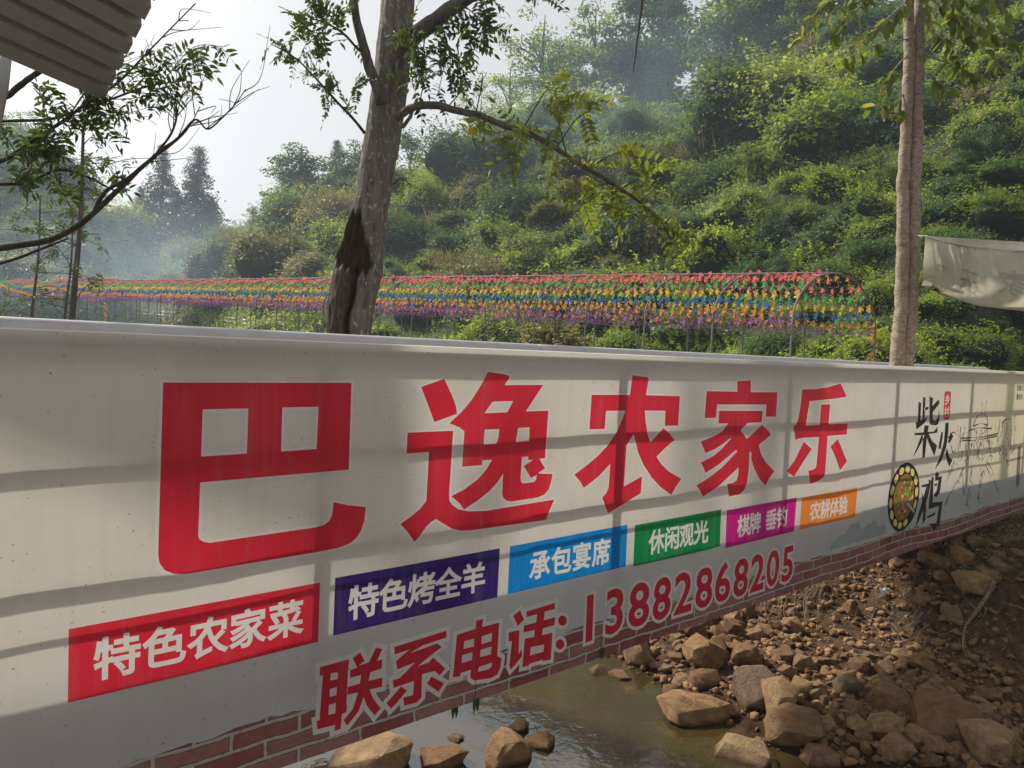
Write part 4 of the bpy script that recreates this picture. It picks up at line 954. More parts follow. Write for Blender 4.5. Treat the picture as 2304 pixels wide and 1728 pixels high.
def arch(ph): return HOOPW / 2 * (1 - math.cos(ph)), LEGZ + ARCH * math.sin(ph)
tunnel = thing('pipe_hoop_tunnel', 'long tunnel of thin grey pipe hoops carrying the strings of pinwheels', 'tunnel frame', tun(0, HOOPW / 2, -0.3))
TL = np.array(tunnel.location)
for h in range(NHOOP):
    k = h * SPACING
    pts = [tun(k, 0, float(field_z(*tun(k, 0, 0)[:2]) - 0.036 * k) - 0.2), tun(k, 0, 0.8), tun(k, 0, LEGZ - 0.25)] + [tun(k, *arch(p_)) for p_ in np.linspace(0.12, math.pi - 0.12, 15)] + [tun(k, HOOPW, LEGZ - 0.25), tun(k, HOOPW, 0.8), tun(k, HOOPW, -0.5)]
    V, F = tube(pts, 0.0115, 6)
    obj('hoop', V - TL, F, M_HOOP, tunnel, True)
for ph, r_ in ((math.pi / 2, 0.011),):
    V, F = tube([tun(k, *arch(ph)) + np.array([0, 0, 0.02]) for k in np.arange(0, (NHOOP - 1) * SPACING + .1, SPACING / 2)], r_, 6)
    obj('ridge_pipe', V - TL, F, M_HOOP, tunnel, True)
ROWS = [(0.0, 'purple'), (0.16, 'orange'), (0.335, 'blue'), (0.52, 'yellow'), (0.73, 'green'), (0.98, 'pink'), (1.40, 'pink'), (1.78, 'orange'), (2.16, 'pink'), (2.41, 'green'), (2.62, 'yellow'), (2.80, 'blue'), (2.98, 'orange'), (3.14, 'purple')]
ALLP = []
mbs = MB()
for ri, (ph, colr) in enumerate(ROWS):
    a, z = arch(ph); k = random.uniform(0, 0.1)
    mbs.tube([tun(kk, a, z - (0.03 * math.sin(math.pi * (kk % SPACING) / SPACING)) - 0.1) for kk in np.arange(0, (NHOOP - 1) * SPACING, SPACING / 3)], 0.003, 3, False)
    while k < (NHOOP - 1) * SPACING:
        sagz = 0.03 * math.sin(math.pi * (k % SPACING) / SPACING)
        swing = 0.10 * math.sin(k * 0.9 + ri) if k > 27 else 0
        ALLP.append((tun(k, a + random.uniform(-.03, .03), z - sagz + swing + random.uniform(-.02, .02)), colr, ri))
        k += random.uniform(0.10, 0.14)
tag(mbs.build('string', M_HOOP, tunnel, rel=TL), kind='stuff')
# strings hanging straight down from the tunnel
for px, k, a, n, cols, z0 in ((0, 0.02, HOOPW + 0.02, 14, ['orange', 'orange', 'orange', 'purple', 'orange', 'orange', 'yellow'], 1.95), (0, 23.0, 0.0, 13, ['yellow'], 1.7), (0, 18.0, 0.0, 6, ['yellow'], 1.7), (0, 8.6, 0.1, 12, ['blue'], 1.75)):
    for j in range(n): ALLP.append((tun(k, a, z0 - 0.075 * j) + np.array([random.uniform(-.015, .015), 0, 0]), cols[j % len(cols)], 99))
dist = np.array([np.linalg.norm(p[0] - EYE) for p in ALLP])
order = np.argsort(dist)
ROWNAME = {0: 'lowest near string', 1: 'second lowest near string', 2: 'near side string', 3: 'near side string', 4: 'upper near side string', 5: 'upper near side string', 6: 'top of the tunnel', 7: 'top of the tunnel', 99: 'on a hanging string'}
face = Vector((*(-TN[:2] * 0.45 - TD[:2]), 0)).to_track_quat('-Y', 'Z').to_euler().z
rest = {}
for rank, i in enumerate(order):
    p, colr, ri = ALLP[i]
    e_ = (random.uniform(-.35, .35), random.uniform(-3.14, 3.14) if ri == 99 else random.uniform(-.3, .3), face + random.gauss(0, 0.4))
    if ri == 99: e_ = (1.2, 0, e_[2])
    s_ = random.uniform(0.85, 1.2)
    if rank < 300:
        o = link('pinwheel', PMESH[colr])
        o.location = tuple(p); o.rotation_euler = e_; o.scale = (s_,) * 3
        wh = ROWNAME.get(ri, 'back side of the tunnel')
        tag(o, colr + ' foil pinwheel near the right end, ' + wh, 'pinwheel', colr + ' pinwheels, ' + wh)
    else:
        from mathutils import Euler
        R3 = np.array(Euler(e_).to_matrix())
        rest.setdefault(colr, []).append((PV * s_) @ R3.T + p)
far_m = bpy.data.meshes.new('pinwheels')
Vs = []; Fs = []; mi = []; b = 0
for ci, colr in enumerate(PCOL):
    far_m.materials.append(PCOL[colr])
    for v in rest.get(colr, []):
        Vs.append(v); Fs += [tuple(i + b for i in f) for f in PF]; mi += [ci] * len(PF); b += len(v)
far_m.from_pydata(np.concatenate(Vs).tolist(), [], Fs); far_m.polygons.foreach_set('material_index', np.array(mi, dtype=np.int32)); far_m.update()
tag(link('pinwheels', far_m), 'rows of coloured foil pinwheels receding to the left along the tunnel', 'pinwheels', kind='stuff')

# ------------------------------------------------------------------ leaning locust tree
def leaf_shape(L, W, k=5):
    t = np.linspace(0, 1, k); wv = W * np.sin(np.pi * t ** 0.8) ** 0.8 * 0.5
    V = [(0, 0, 0)]; F = []
    for i in range(1, k - 1): V += [(L * t[i], wv[i], 0.06 * L), (L * t[i], 0, 0), (L * t[i], -wv[i], 0.06 * L)]
    V.append((L, 0, -0.08 * L)); e = len(V) - 1
    F += [(0, 2, 1), (0, 3, 2)]
    for i in range(k - 3):
        b = 1 + 3 * i; F += [(b, b + 1, b + 4, b + 3), (b + 1, b + 2, b + 5, b + 4)]
    b = 1 + 3 * (k - 3); F += [(b, b + 1, e), (b + 1, b + 2, e)]
    return np.array(V), F
def pinnate(name, pairs, L, lw, ll, mat, curl=0.5):
    """a feather leaf: a curved stalk with paired leaflets and one at the tip"""
    mb = MB(); rv = []
    t = np.linspace(0, 1, 9); st = np.stack([L * t, np.zeros(9), -curl * L * t ** 2 * 0.5], -1)
    mb.tube(st, np.linspace(0.0022, 0.001, 9), 4, False); rv += [0.3] * len(mb.F)
    lv, lf = leaf_shape(1, 1)
    def put(p, ang, sc, dz):
        v = lv * np.array([ll * sc, lw * sc, ll * sc]); c, s = math.cos(ang), math.sin(ang)
        tw = random.uniform(-.5, .5)
        v = np.stack([v[:, 0], v[:, 1] * math.cos(tw) - v[:, 2] * math.sin(tw), v[:, 1] * math.sin(tw) + v[:, 2] * math.cos(tw) + v[:, 0] * dz], -1)
        v = np.stack([v[:, 0] * c - v[:, 1] * s, v[:, 0] * s + v[:, 1] * c, v[:, 2]], -1) + p
        mb.add(v, lf); rv.extend([random.random()] * len(lf))
    for i in range(pairs):
        u = 0.16 + 0.80 * i / pairs; p = np.array([L * u, 0, -curl * L * u * u * 0.5]); sc = 0.75 + 0.4 * math.sin(math.pi * (i + 1) / (pairs + 1))
        for sgn in (-1, 1):
            if random.random() < 0.06: continue
            put(p, sgn * random.uniform(1.0, 1.3), sc * random.uniform(0.8, 1.1), random.uniform(-.45, 0.05))
    put(st[-1], 0, 1.0, -0.5)
    me = newmesh(name, np.concatenate(mb.V), mb.F)
    me.attributes.new('rnd', 'FLOAT', 'FACE').data.foreach_set('value', np.array(rv, dtype=np.float32))
    me.materials.append(mat); return me
LOC_DARK = [pinnate('leaf', random.randint(5, 8), random.uniform(.20, .28), .025, .054, M_LEAF_LOCUST, random.uniform(.2, .9)) for _ in range(6)]  # locust leaf coloured dark, as a silhouette against the sky
LOC_LIT = [pinnate('leaf', random.randint(5, 8), random.uniform(.24, .34), .030, .068, M_LEAF_YELLOW, random.uniform(.2, .9)) for _ in range(6)]  # same locust leaf, backlight put into a brighter yellow-green colour
def put_leaf(meshes, p, d, parent, rel, sc=1.0, roll=None):
    o = link('leaf', random.choice(meshes), None, parent)
    o.location = tuple(np.asarray(p) - rel)
    qd = Vector(tuple(map(float, d))).to_track_quat('X', 'Z')
    o.rotation_mode = 'QUATERNION'
    from mathutils import Quaternion
    o.rotation_quaternion = qd @ Quaternion((1, 0, 0), random.uniform(-1.2, 1.2) if roll is None else roll)
    o.scale = (sc * random.uniform(0.85, 1.15),) * 3
    return o
def path(pts, k=6):
    """pts: (x, y, depth) measured directions and distances"""
    return spline([at(*p) for p in pts], k)

DT = 5.5
tb = at(792, 900, DT); tb[2] = float(ground_z(tb[0], tb[1], False))
tree = thing('leaning_tree', 'leaning grey-barked tree with a deep hollow scar in its trunk, rising behind the banner', 'tree', tb)
TR = np.array(tree.location)
ctrl = [(748, 1150), (768, 900), (782, 750), (789, 690), (805, 610), (827, 500), (845, 400), (862, 300), (879, 180), (891, 60), (899, -80), (905, -300)]
cpt = np.array([at(x, y_, DT + 0.02 * i) for i, (x, y_) in enumerate(ctrl)])
cw = np.array([130, 112, 99, 105, 105, 82, 80, 79, 78, 75, 73, 63]) / 2 * DT / FPX
P = spline(cpt, 16); Rr = spline(np.stack([cw, cw * 0, cw * 0], -1), 16)[:, 0]
NR = 96; V = []; wood = []; hol = []
view = unit(np.array([tb[0], tb[1], 0])); side = np.array([view[1], -view[0], 0])     # side: to the right as seen
pyc = spline(np.array([[c_[0], c_[1], 0] for c_ in ctrl], float), 16)[:, 1]
for i in range(len(P)):
    T_ = unit(P[min(i + 1, len(P) - 1)] - P[max(i - 1, 0)]); A = unit(side - T_ * (side @ T_)); B = np.cross(T_, A)
    if B @ view > 0: B = -B
    for j in range(NR):
        th_ = 2 * math.pi * j / NR; ca, sa = math.cos(th_), math.sin(th_)      # ca>0 right, sa>0 towards viewer
        u = ca; h = pyc[i]
        r_ = Rr[i] * (1 + 0.05 * mnoise.noise(Vector((ca * 2.2, sa * 2.2, i * 0.09))) + 0.08 * abs(mnoise.noise(Vector((ca * 8, sa * 8, i * 0.07)))) + 0.03 * mnoise.noise(Vector((ca * 15, sa * 15, i * 0.3))))
        wd = 0.0; inside_ = 0.0; crack = 0.0
        if sa > -0.25 and h > 480:
            if h < 640:     # upper hollow, open towards the left
                top = 486 + 95 * max(0, (u + 0.45)) + 5 * math.sin(u * 17); bot = 632 - 26 * abs(u + 0.1) + 6 * math.sin(u * 21)
                lim = 0.62 - 0.3 * max(0, (540 - h) / 60)
                inside_ = sstep(top, top + 14, h) * (1 - sstep(bot - 16, bot + 4, h)) * (1 - sstep(lim - 0.16, lim + 0.04, u))
                wd = float(inside_); r_ *= 1 - 0.03 * wd - 0.10 * wd * mnoise.noise(Vector((ca * 6, sa * 6, i * .2)))
            if h >= 600:    # bared wood below, with a deep crack
                lim = 0.12 + 0.05 * math.sin(h * 0.05)
                w2 = float(sstep(600, 640, h) * (1 - sstep(lim - 0.06, lim + 0.05, u)))
                crack = math.exp(-((u - lim + 0.14 + 0.03 * math.sin(h * .07)) / 0.09) ** 2) * float(sstep(600, 630, h))
                r_ *= 1 - 0.05 * w2 + 0.05 * w2 * mnoise.noise(Vector((ca * 10, sa * 10, i * .05)))
                wd = max(wd, w2 * 0.8, crack)
        hol.append(float(inside_) if (sa > -0.25 and 480 < h < 640) else (crack if (sa > -0.25 and h >= 600) else 0.0))
        dent = (1.0 * float(inside_) * (0.85 + 0.3 * mnoise.noise(Vector((ca * 5, sa * 5, i * .15)))) + 0.6 * crack) if sa > 0 else 0.0
        V.append(P[i] + A * ca * r_ + B * sa * r_ * (1 - dent)); wood.append(wd)
F = [(i * NR + j, i * NR + (j + 1) % NR, (i + 1) * NR + (j + 1) % NR, (i + 1) * NR + j) for i in range(len(P) - 1) for j in range(NR)]
tme = newmesh('trunk', np.array(V) - TR, F, True)
tme.attributes.new('wood', 'FLOAT', 'POINT').data.foreach_set('value', np.array(wood, dtype=np.float32))
tme.attributes.new('hollow', 'FLOAT', 'POINT').data.foreach_set('value', np.array(hol, dtype=np.float32))
q = NT('bark_scarred')
c = q.coord('Object', (22, 22, 4.5)); a_ = q.noise(1.0, 8, 0.66, c, 0.5); b_ = q.noise(1.0, 5, 0.6, q.coord('Object', (34, 34, 20)))
bark = q.ramp(a_, [(0.30, (0.060, 0.050, 0.042)), (0.44, (0.15, 0.132, 0.115)), (0.72, (0.25, 0.228, 0.20))])
bark = q.mixc(q.math('MULTIPLY', q.ramp(b_, [(0.58, (0, 0, 0)), (0.62, (1, 1, 1))]), 0.75), bark, (0.42, 0.41, 0.37))
wv_ = q.noise(1.0, 7, 0.7, q.coord('Object', (60, 60, 5)), 0.8)
wod = q.ramp(wv_, [(0.3, (0.022, 0.014, 0.009)), (0.55, (0.075, 0.048, 0.030)), (0.8, (0.17, 0.115, 0.072))])
wa = q.n('Attribute', attribute_name='wood').outputs['Fac']
col = q.mixc(wa, bark, wod)
col = q.mixc(q.math('MULTIPLY', q.n('Attribute', attribute_name='hollow').outputs['Fac'], 0.5), col, q.ramp(wv_, [(0.3, (0.012, 0.009, 0.006)), (0.7, (0.09, 0.062, 0.042))]))  # dark rotten wood, with the shade inside hollow and crack painted in
hh = q.math('ADD', q.math('MULTIPLY', a_, 0.8), q.math('MULTIPLY', wv_, 0.5))
M_SCAR = q.done(q.pbr(col, 0.92, q.bump(hh, 1.0, 0.03), 0.12))
link('trunk', tme, M_SCAR, tree)
def limb(name, pts, r0, r1, mat=M_BARK, k=6, parent=None, rel=None, n=10):
    P_ = path(pts, k)
    jit = np.stack([np.interp(np.arange(len(P_)), np.arange(0, len(P_) + 3, 3), rng.normal(size=len(np.arange(0, len(P_) + 3, 3)))) for _ in range(3)], -1)
    P_ = P_ + jit * np.linspace(r0, r1, len(P_))[:, None] * (0.08 if r0 > 0.05 else 0.22)
    V_, F_ = tube(P_, np.linspace(r0, r1, len(P_)) * (1 + (0.012 if r0 > 0.05 else 0.05) * rng.normal(size=len(P_))), n)
    if r0 > 0.05:
        ax = np.repeat(P_, n, 0); dv = V_ - ax
        k_ = np.array([0.10 * mnoise.noise(Vector(tuple(v * np.array([9, 9, 2.2])))) + 0.07 * mnoise.noise(Vector(tuple(v * np.array([30, 30, 9])))) for v in V_])
        V_ = ax + dv * (1 + k_)[:, None]
    return obj(name, V_ - rel, F_, mat, parent, True), P_
L1, P1 = limb('limb', [(858, 235, DT - .05), (835, 150, DT - .12), (812, 80, DT - .2), (795, 0, DT - .25), (780, -90, DT - .3)], 0.045, 0.022, M_BARK, parent=tree, rel=TR)
L2, P2_ = limb('limb', [(900, 105, DT), (950, 65, DT - .05), (1010, 25, DT - .1), (1080, -25, DT - .1), (1160, -90, DT - .1)], 0.070, 0.040, M_BARK, parent=tree, rel=TR)
L3, P3_ = limb('limb', [(895, 265, DT), (925, 244, DT - .15), (985, 238, DT - .25), (1045, 252, DT - .35), (1120, 275, DT - .45), (1200, 306, DT - .5), (1275, 350, DT - .5), (1350, 395, DT - .5), (1420, 440, DT - .5), (1480, 490, DT - .5), (1515, 545, DT - .5)], 0.032, 0.006, M_BARK, parent=tree, rel=TR)
L4, P4_ = limb('limb', [(822, 300, DT), (790, 262, DT - .1), (745, 215, DT - .2), (700, 165, DT - .25), (660, 128, DT - .3), (608, 98, DT - .3)], 0.012, 0.003, M_TWIG, parent=tree, rel=TR, n=6)
L5, P5_ = limb('limb', [(830, 130, DT - .1), (800, 105, DT - .2), (765, 70, DT - .3), (715, 45, DT - .3), (670, 45, DT - .3)], 0.012, 0.004, M_TWIG, parent=tree, rel=TR, n=6)
L6, P6_ = limb('limb', [(905, 285, DT), (922, 262, DT - .1), (930, 248, DT - .15)], 0.016, 0.012, M_SCAR, parent=tree, rel=TR, n=7)
L7, P7_ = limb('limb', [(885, 415, DT - .1), (905, 402, DT - .2), (930, 425, DT - .25)], 0.006, 0.002, M_TWIG, parent=tree, rel=TR, n=5)
def leafy(P_, parent, rel, meshes, count, t0=0.2, sc=1.0, spread=1.0, down=0.25, dark_fill=True):
    for i in range(count):
        t = t0 + (1 - t0) * (i + random.random()) / count
        f_ = t * (len(P_) - 1); k = min(int(f_), len(P_) - 2); p = P_[k] + (P_[k + 1] - P_[k]) * (f_ - k); tg = unit(P_[k + 1] - P_[k])
        d = unit(tg * random.uniform(0.1, 0.8) + unit(rng.normal(size=3)) * spread + np.array([0, 0, -down]))
        put_leaf(meshes, p, d, parent, rel, sc)
def twig(start, px, py, dd, parent, meshes, count, r=0.005, sc=1.0, rel=TR, mat=M_TWIG, t0=0.25, down=0.25):
    end = at(px, py, dd); mid = (start + end) / 2 + rng.normal(size=3) * 0.05 + np.array([0, 0, 0.04])
    P_ = spline([start, mid, end], 6); V_, F_ = tube(P_, np.linspace(r, r * .35, len(P_)), 5)
    o = obj('twig', V_ - rel, F_, mat, parent, True)
    leafy(P_, parent, rel, meshes, count, t0, sc, 0.8, down)
    return o, P_
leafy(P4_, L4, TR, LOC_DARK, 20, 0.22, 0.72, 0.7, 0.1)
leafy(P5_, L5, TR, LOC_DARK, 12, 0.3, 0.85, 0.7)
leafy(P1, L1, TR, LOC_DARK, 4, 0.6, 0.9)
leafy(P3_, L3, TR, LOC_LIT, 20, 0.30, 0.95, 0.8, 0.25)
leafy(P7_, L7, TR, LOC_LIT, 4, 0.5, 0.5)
for st, px, py, n_ in ((4, 745, -20, 7), (6, 700, 20, 6), (5, 690, 75, 6)): twig(P5_[min(st * 3, len(P5_) - 1)], px, py, DT - .4, L5, LOC_DARK, n_)
for k, px, py, n_ in ((8, 800, 175, 6), (14, 745, 165, 5), (18, 690, 95, 5)): twig(P4_[k], px, py, DT - .35, L4, LOC_DARK, n_, 0.003, 0.7)
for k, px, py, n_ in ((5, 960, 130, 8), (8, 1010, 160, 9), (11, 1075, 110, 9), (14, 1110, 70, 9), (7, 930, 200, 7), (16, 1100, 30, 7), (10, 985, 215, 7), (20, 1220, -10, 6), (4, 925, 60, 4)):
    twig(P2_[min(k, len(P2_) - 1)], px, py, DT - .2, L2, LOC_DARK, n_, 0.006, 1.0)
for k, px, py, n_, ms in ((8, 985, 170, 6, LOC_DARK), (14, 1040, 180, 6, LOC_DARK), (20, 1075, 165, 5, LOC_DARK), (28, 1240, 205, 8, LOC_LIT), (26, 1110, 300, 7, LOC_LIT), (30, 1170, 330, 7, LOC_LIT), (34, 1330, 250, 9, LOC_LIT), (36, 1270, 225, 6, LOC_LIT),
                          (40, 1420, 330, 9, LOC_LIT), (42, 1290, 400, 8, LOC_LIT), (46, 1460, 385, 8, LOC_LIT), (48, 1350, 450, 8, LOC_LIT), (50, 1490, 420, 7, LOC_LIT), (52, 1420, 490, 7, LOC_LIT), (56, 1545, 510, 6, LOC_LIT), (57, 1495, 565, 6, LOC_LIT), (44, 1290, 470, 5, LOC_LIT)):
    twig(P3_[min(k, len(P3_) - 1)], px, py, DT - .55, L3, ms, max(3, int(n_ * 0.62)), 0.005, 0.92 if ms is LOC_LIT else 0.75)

# ------------------------------------------------------------------ twin-stemmed tree on the right
b2 = at(2028, 900, 7.0); b2[2] = float(ground_z(b2[0], b2[1], False))
tw = thing('twin_stem_tree', 'slender pale-barked tree with two stems side by side, right of the pinwheels', 'tree', b2); R2 = np.array(tw.location)
sA, PA = limb('trunk', [(2008, 1100, 7.0), (2018, 815, 7.0), (2028, 700, 7.0), (2031, 560, 7.0), (2034, 400, 7.0), (2040, 250, 7.0), (2046, 120, 7.0), (2044, -20, 7.0), (2040, -200, 7.0)], 0.066, 0.040, M_BARK2, 24, tw, R2, 24)
sB, PB = limb('trunk', [(2030, 1100, 7.04), (2042, 815, 7.03), (2050, 700, 7.03), (2055, 560, 7.03), (2058, 400, 7.02), (2064, 250, 7.02), (2066, 120, 7.03), (2072, -20, 7.03), (2080, -200, 7.03)], 0.062, 0.050, M_BARK2, 24, tw, R2, 24)
def ovate(name, L, W, mat):
    V_, F_ = leaf_shape(L, W, 7); me = newmesh(name, V_, F_); me.materials.append(mat)
    me.attributes.new('rnd', 'FLOAT', 'FACE').data.foreach_set('value', np.full(len(F_), random.random(), dtype=np.float32)); return me
OV = [ovate('leaf', random.uniform(.12, .17), random.uniform(.055, .08), M_LEAF_YELLOW) for _ in range(8)]
for k, px, py, dd, n_ in ((60, 1900, 60, 6.7, 11), (58, 1860, 90, 6.6, 10), (55, 1900, 130, 6.6, 10), (50, 1880, 165, 6.7, 8), (62, 1850, 20, 6.7, 9), (48, 1990, 215, 6.7, 7), (44, 1960, 240, 6.8, 6),
                          (60, 2150, 40, 6.7, 11), (56, 2200, 90, 6.7, 12), (52, 2160, 140, 6.7, 10), (48, 2200, 180, 6.8, 9), (62, 2270, 30, 6.6, 12), (58, 2290, 110, 6.6, 12), (46, 2130, 210, 6.8, 6), (64, 2200, -20, 6.6, 8), (64, 1960, -10, 6.6, 7), (40, 2005, 265, 6.8, 4), (62, 1800, 60, 6.5, 10), (60, 1780, 110, 6.5, 9), (58, 1940, 95, 6.5, 9), (62, 2100, 70, 6.5, 9), (60, 2240, 60, 6.4, 11), (56, 2260, 160, 6.5, 10), (64, 2140, 0, 6.5, 9)):
    twig((PA if px < 2050 else PB)[min(k * 3, len(PA) - 1)], px, py, dd, sA if px < 2050 else sB, OV, int(n_ * 1.7), 0.008, 1.0, R2, M_BARK2, 0.35, 0.7)
o_, _p = twig(PB[42], 2130, 598, 6.6, sB, OV, 9, 0.006, 0.85, R2, M_BARK2, 0.5, 0.4)

# ------------------------------------------------------------------ overhanging branches at the left
lb = np.array([-5.2, 4.6, float(ground_z(-5.2, 4.6, False))])
lt = thing('overhanging_tree', 'tree beyond the left edge whose dark leafy and bare branches reach into the sky', 'tree', lb); RLt = np.array(lt.location)
P_ = spline([lb, lb + np.array([0.1, 0, 1.4]), lb + np.array([0.0, 0.1, 2.8]), lb + np.array([0.2, 0, 4.6])], 6)
V_, F_ = tube(P_, np.linspace(.16, .07, len(P_)), 14); obj('trunk', V_ - RLt, F_, M_BARK, lt, True)
LL = []
for pts, r0, r1 in (([(-702, 655, 4.6), (-420, 640, 4.6), (-150, 575, 4.4), (0, 560, 4.2), (110, 540, 4.1), (190, 500, 4.0), (260, 435, 3.95), (310, 385, 3.9), (345, 355, 3.9)], 0.026, 0.009),
                    ([(-702, 655, 4.6), (-420, 640, 4.6), (-150, 620, 4.3), (0, 592, 4.0), (90, 562, 3.95), (152, 537, 3.9)], 0.014, 0.005),
                    ([(-702, 480, 4.6), (-380, 440, 4.6), (-150, 410, 4.4), (0, 365, 4.2), (90, 305, 4.1), (180, 245, 4.0), (260, 190, 4.0), (330, 120, 4.0), (440, 8, 4.0)], 0.017, 0.003),
                    ([(-702, 390, 4.6), (-380, 340, 4.6), (-120, 300, 4.4), (0, 275, 4.3), (110, 268, 4.2), (200, 240, 4.1), (330, 195, 4.1), (420, 180, 4.1)], 0.014, 0.004),
                    ([(-702, 390, 4.6), (-380, 340, 4.6), (-100, 260, 4.5), (0, 225, 4.4), (40, 198, 4.35), (90, 160, 4.3), (150, 120, 4.3)], 0.022, 0.015),
                    ([(-702, 480, 4.6), (-380, 440, 4.6), (-100, 425, 4.4), (0, 414, 4.3), (60, 410, 4.3), (130, 382, 4.2), (200, 400, 4.2), (260, 430, 4.2)], 0.016, 0.005),
                    ([(310, 385, 3.9), (360, 340, 3.85), (400, 310, 3.85), (440, 270, 3.8), (470, 290, 3.8), (525, 240, 3.8), (553, 200, 3.8)], 0.009, 0.002),
                    ([(345, 355, 3.9), (385, 300, 3.85), (398, 245, 3.8), (380, 200, 3.8)], 0.008, 0.002),
                    ([(210, 480, 3.98), (240, 430, 3.95), (290, 400, 3.9), (330, 365, 3.9), (410, 305, 3.9), (450, 240, 3.9)], 0.012, 0.002)):
    o_, pp = limb('limb', pts, r0, r1, M_TWIG, 6, lt, RLt, 8); LL.append((o_, pp))
def bare(P_, parent, rel, n_, L=0.28):
    for i in range(n_):
        k = random.randint(len(P_) // 3, len(P_) - 2); s = P_[k]; tg = unit(P_[k + 1] - P_[k])
        d = unit(tg + unit(rng.normal(size=3)) * 0.9); l_ = L * random.uniform(0.4, 1.2)
        Q = spline([s, s + d * l_ * .5 + rng.normal(size=3) * .02, s + d * l_ + rng.normal(size=3) * .04], 5)
        V_, F_ = tube(Q, np.linspace(.003, .001, len(Q)), 4); obj('twig', V_ - rel, F_, M_TWIG, parent, True)
for i in (6, 7, 8): bare(LL[i][1], LL[i][0], RLt, 9)
bare(LL[2][1][36:], LL[2][0], RLt, 9)
LANC = [ovate('leaf', random.uniform(.065, .10), random.uniform(.018, .028), M_LEAF_LOCUST) for _ in range(8)]
LOC_SM = [pinnate('leaf', 3, random.uniform(.10, .16), .022, .062, M_LEAF_LOCUST, random.uniform(.3, 1.4)) for _ in range(7)]
for li, ks, tgt in ((2, 22, (330, 120)), (2, 24, (400, 95)), (2, 26, (420, 165)), (2, 22, (250, 230)), (3, 26, (380, 145)), (3, 28, (460, 120)), (3, 30, (495, 160)), (3, 32, (510, 105)), (3, 28, (430, 215)), (3, 24, (370, 230)), (3, 22, (300, 205)), (3, 20, (230, 205)), (3, 18, (150, 215)), (3, 16, (120, 230)),
                    (2, 16, (60, 330)), (2, 14, (40, 300)), (2, 18, (160, 320)), (2, 20, (210, 290)), (5, 14, (40, 385)), (5, 18, (130, 345)), (5, 20, (170, 370)), (5, 16, (60, 395)), (2, 18, (110, 350)), (2, 20, (270, 300)), (3, 20, (280, 265)), (5, 22, (220, 425)), (5, 24, (270, 420))):
    o_, pp = LL[li]; twig(pp[min(ks + 6, len(pp) - 1)], tgt[0], tgt[1], 4.05, o_, LOC_SM, 8, 0.003, 0.8, RLt, M_TWIG, 0.2, 0.45)

# thin saplings in the smoke at the left
for X, yt, yb, d, r_, lab in ((72, 440, 712, 13.0, 0.035, 'thin upright sapling at the far left behind the handrail'), (162, 262, 718, 11.0, 0.062, 'taller grey sapling trunk left of the smoky firs'), (146, 470, 715, 12.6, 0.03, 'faint slender sapling just left of the taller grey one')):
    b = at(X, yb, d); g = float(ground_z(b[0], b[1], False)); sp = thing('sapling', lab, 'tree', (b[0], b[1], g)); rl = np.array(sp.location)
    top = at(X + 8 + (yb - yt) * 0.04, yt, d); P_ = spline([np.array([b[0] - .05, b[1], g]), b, (b + top) / 2 + np.array([.04, 0, 0]), top], 7)
    V_, F_ = tube(P_, np.linspace(r_, r_ * .3, len(P_)), 9); tr_ = obj('trunk', V_ - rl, F_, M_TRUNK_FAR, sp, True)
    for i in range(14):
        k = random.randint(len(P_) // 3, len(P_) - 1); e_ = P_[k] + rng.normal(size=3) * np.array([.55, .4, .25])
        Q = spline([P_[k], (P_[k] + e_) / 2 + np.array([0, 0, .1]), e_], 4); V_, F_ = tube(Q, np.linspace(.009, .003, len(Q)), 4); br = obj('branch', V_ - rl, F_, M_TRUNK_FAR, sp, True)
        for _ in range(4): put_leaf(LOC_SM, Q[-1 - random.randint(0, 4)], unit(rng.normal(size=3)), br, rl, 1.2)

# bare twig hanging into the top of the picture, grown from the right-hand limb
limb('limb', [(1150, -82, DT - .1), (1260, -190, 5.25), (1370, -215, 5.1), (1435, -170, 5.0), (1447, -60, 5.0), (1443, 20, 5.0), (1437, 70, 5.0), (1430, 120, 5.0), (1425, 162, 5.0)], 0.018, 0.003, M_TWIG, 6, tree, TR, 8)

# ------------------------------------------------------------------ corrugated roof corner overhead
roof = thing('corrugated_roof', 'corner of a grey corrugated metal roof seen from below at the top left', 'roof', at(234, 226, 4.0)); rl = np.array(roof.location)
eL = at(0, 126, 3.5) - at(234, 226, 4.0); eC = at(349, 0, 3.35) - at(234, 226, 4.0)
lenC = np.linalg.norm(eC); per = lenC * 0.165; uC = eC / lenC; uL = eL / np.linalg.norm(eL); nR = unit(np.cross(uC, uL)); nR = nR if nR[2] > 0 else -nR
prof = [(0, 0), (0.68, 0), (0.76, 1), (0.92, 1), (1.0, 0)]
us = []
for i in range(9):
    for f_, h_ in prof[:-1]: us.append(((i + f_) * per, h_ * 0.042))
us.append((9 * per, 0))
ls = np.linspace(0, 1.9, 15)
for sgn, nm in ((0, 'sheet'),):
    V = []
    for lay in (0.0, 0.0012):
        for u_, h_ in us:
            for l_ in ls: V.append(uC * u_ + uL * l_ + nR * (h_ + lay + 0.004 * math.sin(l_ * 2.0)))
    nu, nl = len(us), len(ls); F = []
    for b in (0, nu * nl):
        F += [(b + i * nl + j, b + (i + 1) * nl + j, b + (i + 1) * nl + j + 1, b + i * nl + j + 1) for i in range(nu - 1) for j in range(nl - 1)]
    F += [(i * nl, (i + 1) * nl, nu * nl + (i + 1) * nl, nu * nl + i * nl) for i in range(nu - 1)]
    F += [(j, j + 1, nu * nl + j + 1, nu * nl + j) for j in range(nl - 1)]
    obj(nm, np.array(V), F, M_ROOFS, roof)
for l_ in (1.1, 1.75):
    MB().box(uC * per * 4.5 + uL * l_ - nR * 0.03 , uC * per * 4.2, uL * 0.025, nR * 0.028).build('purlin', M_FRAME, roof)
